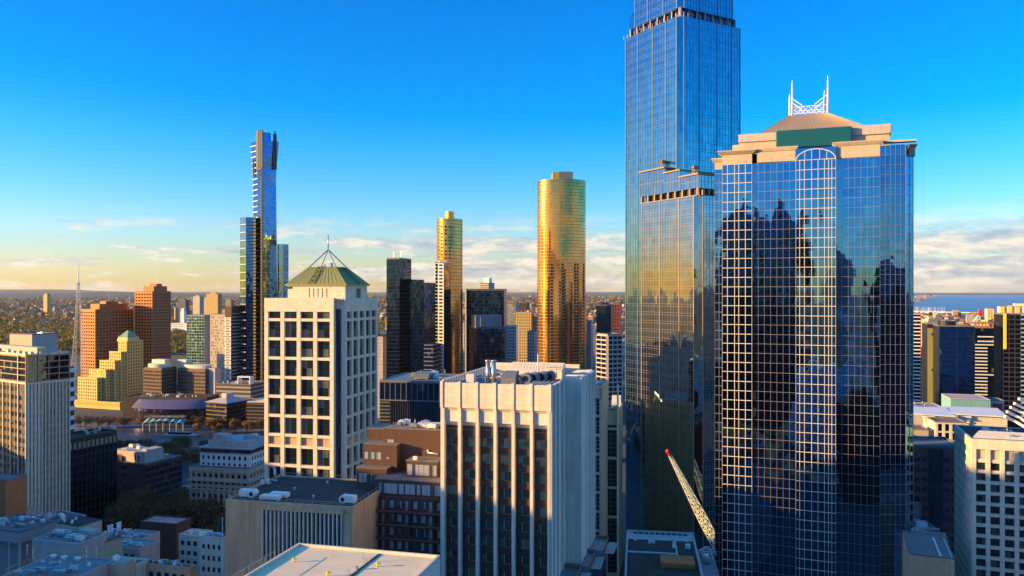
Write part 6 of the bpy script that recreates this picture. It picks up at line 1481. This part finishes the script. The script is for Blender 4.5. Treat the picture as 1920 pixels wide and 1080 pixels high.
def leaf_cloud(m, g, cx, cy, cz, rx, rz, n, size, mi=0):
    lobes = [(g.gauss(0, .45)*rx, g.gauss(0, .45)*rx, g.uniform(-.5, .6)*rz, g.uniform(.35, .6)) for _ in range(7)]
    for _ in range(n):
        lx, ly, lz, lr = g.choice(lobes); v = Vector((g.gauss(0, 1), g.gauss(0, 1), g.gauss(0, 1))).normalized()*(g.random()**.4)
        c = Vector((cx+lx+v.x*rx*lr, cy+ly+v.y*rx*lr, cz+lz+v.z*rz*lr*1.1)); s = size*g.uniform(.6, 1.4)
        a = Vector((g.gauss(0, 1), g.gauss(0, 1), g.gauss(0, 1))).normalized(); b_ = a.cross(Vector((g.gauss(0, 1), g.gauss(0, 1), g.gauss(0, 1)))).normalized()
        m.quad([c-a*s-b_*s*.6, c+a*s-b_*s*.5, c+a*s*.8+b_*s*.6, c-a*s*.7+b_*s*.7], mi)
# parkland wood, one mass
m = MB(); g = random.Random(21)
for i in range(2700):
    if g.random() < .8: px, Y = g.uniform(-60, 470), H*F/g.uniform(42, 118)
    else: px, Y = g.uniform(690, 740), H*F/g.uniform(60, 120)
    if i % 9 == 0: px, Y = g.uniform(-60, 2000), H*F/g.uniform(30, 75)
    x = PX(px, Y)
    if x > 1800 and Y > 3900: continue
    if abs(px-345) < 30 and 1380 < Y < 1530: continue
    rr = g.uniform(5, 9)*(1+Y/9000); leaf_cloud(m, g, x, Y, rr*.95, rr, rr*.75, 34, rr*.24)
o = m.build('parkland_trees', L_green); o['kind'] = 'stuff'; tag(o, 'broad park woodland, olive green and gold in low sun', 'woodland')
m = MB(); g = random.Random(22)
for i in range(5200):
    py = 550.5+abs(g.gauss(0, 1))*18; Y = H*F/(py-EYE); px = g.uniform(-100, 2000); x = PX(px, Y)
    if Y > 26000 or Y < 1500 or (x > 1900+max(0, Y-4200)*.5 and Y > 4000): continue
    rr = g.uniform(5, 9)*(1+Y/5000); leaf_cloud(m, g, x, Y, rr*.8, rr, rr*.6, 9, rr*.5)
o = m.build('suburban_trees', L_green); o['kind'] = 'stuff'; tag(o, 'tree cover between the distant houses', 'trees')
# single trees
def tree_proto(kind, seed, mat, hgt, rad, n, bare=.0):
    g = random.Random(seed); root = empty(kind, (0, 0, 0)); m = MB(); m.bar((0, 0, 0), (0, 0, hgt*.45), .32, 0, 8, .22)
    tips = []
    for i in range(9):
        a = g.uniform(0, 2*pi); z0 = hgt*g.uniform(.25, .45); e = Vector((cos(a)*rad*.75, sin(a)*rad*.75, hgt*g.uniform(.6, .92))); md = Vector((cos(a)*rad*.3, sin(a)*rad*.3, (z0+e.z)/2)); m.bar((0, 0, z0), md, .16, 0, 6, .1); m.bar(md, e, .1, 0, 5, .03); tips.append(e)
        for _ in range(4): q = e+Vector((g.gauss(0, 1), g.gauss(0, 1), g.uniform(.2, 1.4)))*rad*.25; m.bar(md.lerp(e, g.uniform(.2, 1)), q, .05, 0, 4, .02)
    m.build('trunk', M['bark'], root); c = MB(); leaf_cloud(c, g, 0, 0, hgt*.66, rad, hgt*.36, n, .34); c.build('crown', mat, root); return root
def plant_tree(proto, x, y, s, label, group, first):
    o = proto if first else copy_tree(proto); o.location = (x, y, 0); o.scale = (s, s, s*random.Random(int(x*7+y)).uniform(.85, 1.15)); o.rotation_euler = (0, 0, (x*13+y) % 6.28)
    tag(o, label, 'tree', group); return o
pr = tree_proto('autumn_tree', 1, L_orange, 13, 5.5, 1500)
labs = ['small orange autumn tree at the left end of the riverside row', 'rounded orange tree, second from the left in the riverside row', 'low orange tree in the middle of the riverside row', 'pale orange tree above the white rooftop plant', 'broad orange tree, last but one towards the grid tower', 'orange tree half hidden by the grid tower']
for i, (px, s) in enumerate(((367, .75), (390, 1.0), (413, .7), (438, 1.05), (463, 1.1), (487, .95))): plant_tree(pr, PX(px, 672), 672+(i % 2)*5, s, labs[i], 'orange autumn trees along the river', i == 0)
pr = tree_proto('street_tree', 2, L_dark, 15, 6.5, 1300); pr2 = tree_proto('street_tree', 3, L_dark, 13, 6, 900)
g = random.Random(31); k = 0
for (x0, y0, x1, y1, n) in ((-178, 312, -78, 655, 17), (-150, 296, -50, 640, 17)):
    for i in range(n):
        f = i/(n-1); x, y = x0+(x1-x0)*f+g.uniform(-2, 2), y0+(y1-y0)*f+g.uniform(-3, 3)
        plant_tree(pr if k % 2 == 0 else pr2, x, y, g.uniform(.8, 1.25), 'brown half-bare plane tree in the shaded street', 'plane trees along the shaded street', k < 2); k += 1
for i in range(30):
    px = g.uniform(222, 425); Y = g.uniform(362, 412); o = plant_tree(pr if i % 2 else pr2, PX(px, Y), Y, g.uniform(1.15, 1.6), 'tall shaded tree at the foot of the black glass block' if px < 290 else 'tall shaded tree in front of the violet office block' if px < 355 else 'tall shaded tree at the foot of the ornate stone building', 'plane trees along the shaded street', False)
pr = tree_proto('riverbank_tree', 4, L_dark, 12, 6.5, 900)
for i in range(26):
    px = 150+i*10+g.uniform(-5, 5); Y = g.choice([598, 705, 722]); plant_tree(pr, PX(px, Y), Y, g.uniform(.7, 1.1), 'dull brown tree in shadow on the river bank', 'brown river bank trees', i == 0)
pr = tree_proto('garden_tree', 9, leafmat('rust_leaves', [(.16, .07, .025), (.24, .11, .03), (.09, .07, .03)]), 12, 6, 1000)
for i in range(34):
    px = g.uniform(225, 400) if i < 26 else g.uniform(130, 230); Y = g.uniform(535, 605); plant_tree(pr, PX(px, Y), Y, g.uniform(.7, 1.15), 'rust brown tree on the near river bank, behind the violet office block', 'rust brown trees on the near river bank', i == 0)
pr = tree_proto('golden_tree', 6, leafmat('golden_leaves', [(.20, .15, .02), (.32, .20, .02), (.10, .11, .02)]), 11, 6, 1500)
for i, (px, Y) in enumerate(((1712, 418), (1726, 415), (1740, 420))): o = plant_tree(pr, PX(px, Y), Y, .85, ['golden tree on the roof terrace, hard against the gridded tower', 'golden tree in the middle of three on the roof terrace', 'golden-green tree by the white framed building'][i], 'golden terrace trees', i == 0); o.location.z = PZ(852, Y)
pr = tree_proto('street_tree', 7, L_dark, 15, 7, 1500); plant_tree(pr, PX(1792, 285), 285, 1.6, 'dull brown tree between the maroon office and the cream tower', None, True)
# ---- cars, buses, street lamps, boats
def car(mat, label, x, y, a, first=None):
    root = empty('parked_car', (x, y, .08), a); tag(root, label, 'car', 'cars in the shaded street'); m = MB()
    prof = [(-2.15, .35), (2.15, .35), (2.2, .75), (1.2, .92), (.55, 1.42), (-1.1, 1.45), (-1.9, .98), (-2.2, .85)]
    m.loft([[(px, -.85, pz) for px, pz in prof], [(px, .85, pz) for px, pz in prof]][::-1]); m.build('body', mat, root)
    m = MB(); m.box(-1.3, .75, -.87, .87, 1.0, 1.32); m.build('windows', M['g_black'], root)
    for sx in (-1.35, 1.35):
        for sy in (-.86, .7): m = MB(); m.bar((sx, sy, .33), (sx, sy+.16, .33), .33, 0, 12); m.build('wheel', M['tyre'], root)
    for sy in (-.6, .5): m = MB(); m.box(2.14, 2.22, sy, sy+.2, .6, .75); m.build('headlight', M['white'], root)
    return root
cols = [('carwhite', 'white'), ('cardark', 'dark blue'), ('carred', 'red'), ('cardark', 'dark blue'), ('carwhite', 'white'), ('carred', 'red')]
sdir = math.atan2(343, 100)
for i in range(10):
    f = .02+i*.045; x, y = -163+100*f+(5.5 if i % 2 else -3), 300+350*f; mt, nm = cols[i % 6]; car(M[mt], nm+' car in the street between the dark trees', x, y, sdir)
def lamp():
    root = empty('street_lamp', (0, 0, 0)); m = MB(); m.cyl(0, 0, 0, 8, .1, 0, 8, .06); m.bar((0, 0, 8), (1.8, 0, 8.4), .05); m.build('post', M['metal'], root); m = MB(); m.box(1.5, 2.3, -.15, .15, 8.3, 8.45); m.build('lamp_head', M['metal'], root); return root
lp = lamp(); tag(lp, 'grey street lamp in the shaded street', 'street lamp', 'street lamps in the shaded street')
for i in range(12):
    o = lp if i == 0 else copy_tree(lp); f = i/6 % 1; o.location = (-172+100*f+(0 if i < 6 else 20), 305+340*f, 0); o.rotation_euler = (0, 0, sdir+(pi/2 if i >= 6 else -pi/2))
root = empty('river_boat', (PX(470, 655), 655, .3), R(-8)); tag(root, 'long flat tour boat moored in the dark river', 'boat', 'tour boats on the river')
m = MB(); m.loft([[(-14, -2, .1), (10, -2, .1), (14, 0, .1), (10, 2, .1), (-14, 2, .1)], [(-14, -2.6, 1.3), (11, -2.6, 1.3), (16, 0, 1.6), (11, 2.6, 1.3), (-14, 2.6, 1.3)]]); m.build('hull', M['white'], root); m = MB(); m.box(-11, 8, -2, 2, 1.3, 3.0); m.build('cabin', M['g_dark'], root); m = MB(); m.box(-11.5, 8.5, -2.2, 2.2, 3.0, 3.2); m.build('cabin_roof', M['tanroof'], root)
o = copy_tree(root); o.location = (PX(340, 668), 668, .3)
sb = empty('sailboat', (0, 0, 1.0)); m = MB(); m.loft([[(-7, -1, 0), (4, -1, 0), (7, 0, 0), (4, 1, 0), (-7, 1, 0)], [(-7, -2, 2.2), (5, -2, 2.2), (9, 0, 2.8), (5, 2, 2.2), (-7, 2, 2.2)]]); m.build('hull', M['white'], sb); m = MB(); m.cyl(0, 0, 2, 26, .35, 0, 6, .2); m.bar((0, 0, 4), (-6, 0, 4.4), .3); m.build('mast', M['white'], sb)
g = random.Random(66)
for i in range(46):
    o = sb if i == 0 else copy_tree(sb); px = g.uniform(1708, 1772); Y = g.uniform(4480, 4850); o.location = (PX(px, Y), Y, 1.0); o.rotation_euler = (0, 0, g.uniform(0, 3)); o.scale = (1.6, 1.6, 1.3); tag(o, 'moored white sailing boat in the far marina', 'sailboat', 'sailing boats in the marina')
m = MB(); P = [(1750, 582.5), (1790, 586.5), (1840, 589.5)]
for a, e in zip(P[:-1], P[1:]): Ya, Ye = 5000, 4700; m.bar((PX(a[0], Ya), Ya, 1), (PX(e[0], Ye), Ye, 1), 9)
m = MB(); m.prism([(PX(1700, 4950), 4950), (PX(1840, 4500), 4500), (PX(1842, 4530), 4530), (PX(1702, 5000), 5000)], 0, 6); tag(m.build('breakwater', M['beige']), 'long sandy breakwater beyond the marina', 'breakwater')

# ================================================================ THE CITY AROUND THE CAMERA (outside the frame, seen in reflections and as shade)
def around(x, y, w_, d_, h_, mat, lab, rz=-GRID, ch=3.6):
    root = empty('office_tower', (x, y, 0), R(rz)); tag(root, lab, 'office tower', 'towers around the viewpoint')
    m = MB(); m.box(-w_/2, w_/2, -d_/2, d_/2, 0, h_); m.box(-w_*.3, w_*.3, -d_*.3, d_*.3, h_, h_+5); m.build('wall', mat, root)
    m = MB(); z = ch
    while z < h_: m.box(-w_/2-.25, w_/2+.25, -d_/2-.25, d_/2+.25, z, z+1.2); z += ch
    m.build('floor_bands', M['lilac'] if 'pale' in lab else M['dmull'], root)
for x, y, w_, d_, h_, mt, lab in (
 (-106, -150, 54, 34, 188, 'g_blue', 'dark blue banded tower behind the viewpoint'), (-34, -175, 22, 30, 150, 'lilac', 'pale grey tower behind the viewpoint'), (-12, -140, 9, 20, 152, 'white', 'pale slim tower behind the viewpoint'),
 (10, -165, 20, 22, 146, 'g_green', 'green glass tower behind the viewpoint'), (26, -130, 8, 24, 150, 'cream', 'pale narrow cream tower behind the viewpoint'), (40, -170, 22, 24, 158, 'concrete', 'pale concrete tower behind the viewpoint'), (-175, -150, 36, 30, 120, 'beige', 'pale beige tower behind the viewpoint'), (170, -210, 34, 40, 160, 'g_dark', 'dark slab behind the viewpoint'),
 (-20, -60, 60, 24, 62, 'white', 'pale low block behind the viewpoint'), (60, -40, 20, 24, 50, 'brown', 'brown low block behind the viewpoint'),
 (-160, -40, 40, 40, 105, 'cream', 'pale tower left of the viewpoint'), (-190, 30, 44, 40, 84, 'beige', 'pale beige tower left of the viewpoint'), (60, 60, 34, 30, 56, 'dbrown', 'dark low block under the viewpoint'), (230, -60, 40, 40, 140, 'g_blue', 'blue tower right of the viewpoint'), (260, 60, 40, 50, 118, 'cream', 'pale tower right of the viewpoint')):
    around(x, y, w_, d_, h_, M[mt], lab)
for x, y, w_, d_, h_, lab in ((-285, 80, 60, 66, 96, 'pale broad shade block added beyond the left edge, nearest'), (-285, 145, 60, 50, 115, 'pale shade block added beyond the left edge, second'), (-285, 189, 60, 28, 136, 'tall pale shade slab added beyond the left edge'), (-285, 250, 50, 84, 85, 'pale long shade block added beyond the left edge'), (-330, 330, 60, 60, 65, 'pale shade block added beyond the left edge tower'), (-410, 420, 70, 60, 60, 'pale low shade block added beyond the left edge tower'), (-450, 500, 70, 80, 66, 'pale shade block added beyond the left edge, before the river'), (-520, 590, 70, 70, 56, 'pale shade block added beyond the left edge, by the river')):
    around(x, y, w_, d_, h_, M['beige'], lab, rz=0)  # added row, unseen; heights chosen so its shadows fall on the city
# ---- air
hz_m = bpy.data.materials.new('haze'); hz_m.use_nodes = True; hn = NT(hz_m.node_tree); hz_m.node_tree.nodes.clear()
vol = hn.n('ShaderNodeVolumePrincipled', inp={'Color': (.93, .96, 1.0, 1), 'Density': HAZE_D, 'Anisotropy': 0.2}); ho = hn.n('ShaderNodeOutputMaterial'); hn.nt.links.new(vol.outputs[0], ho.inputs['Volume'])
m = MB(); m.box(-40500, 40500, -40500, 40500, -2, 420)
o = m.build('haze', hz_m); o['kind'] = 'stuff'
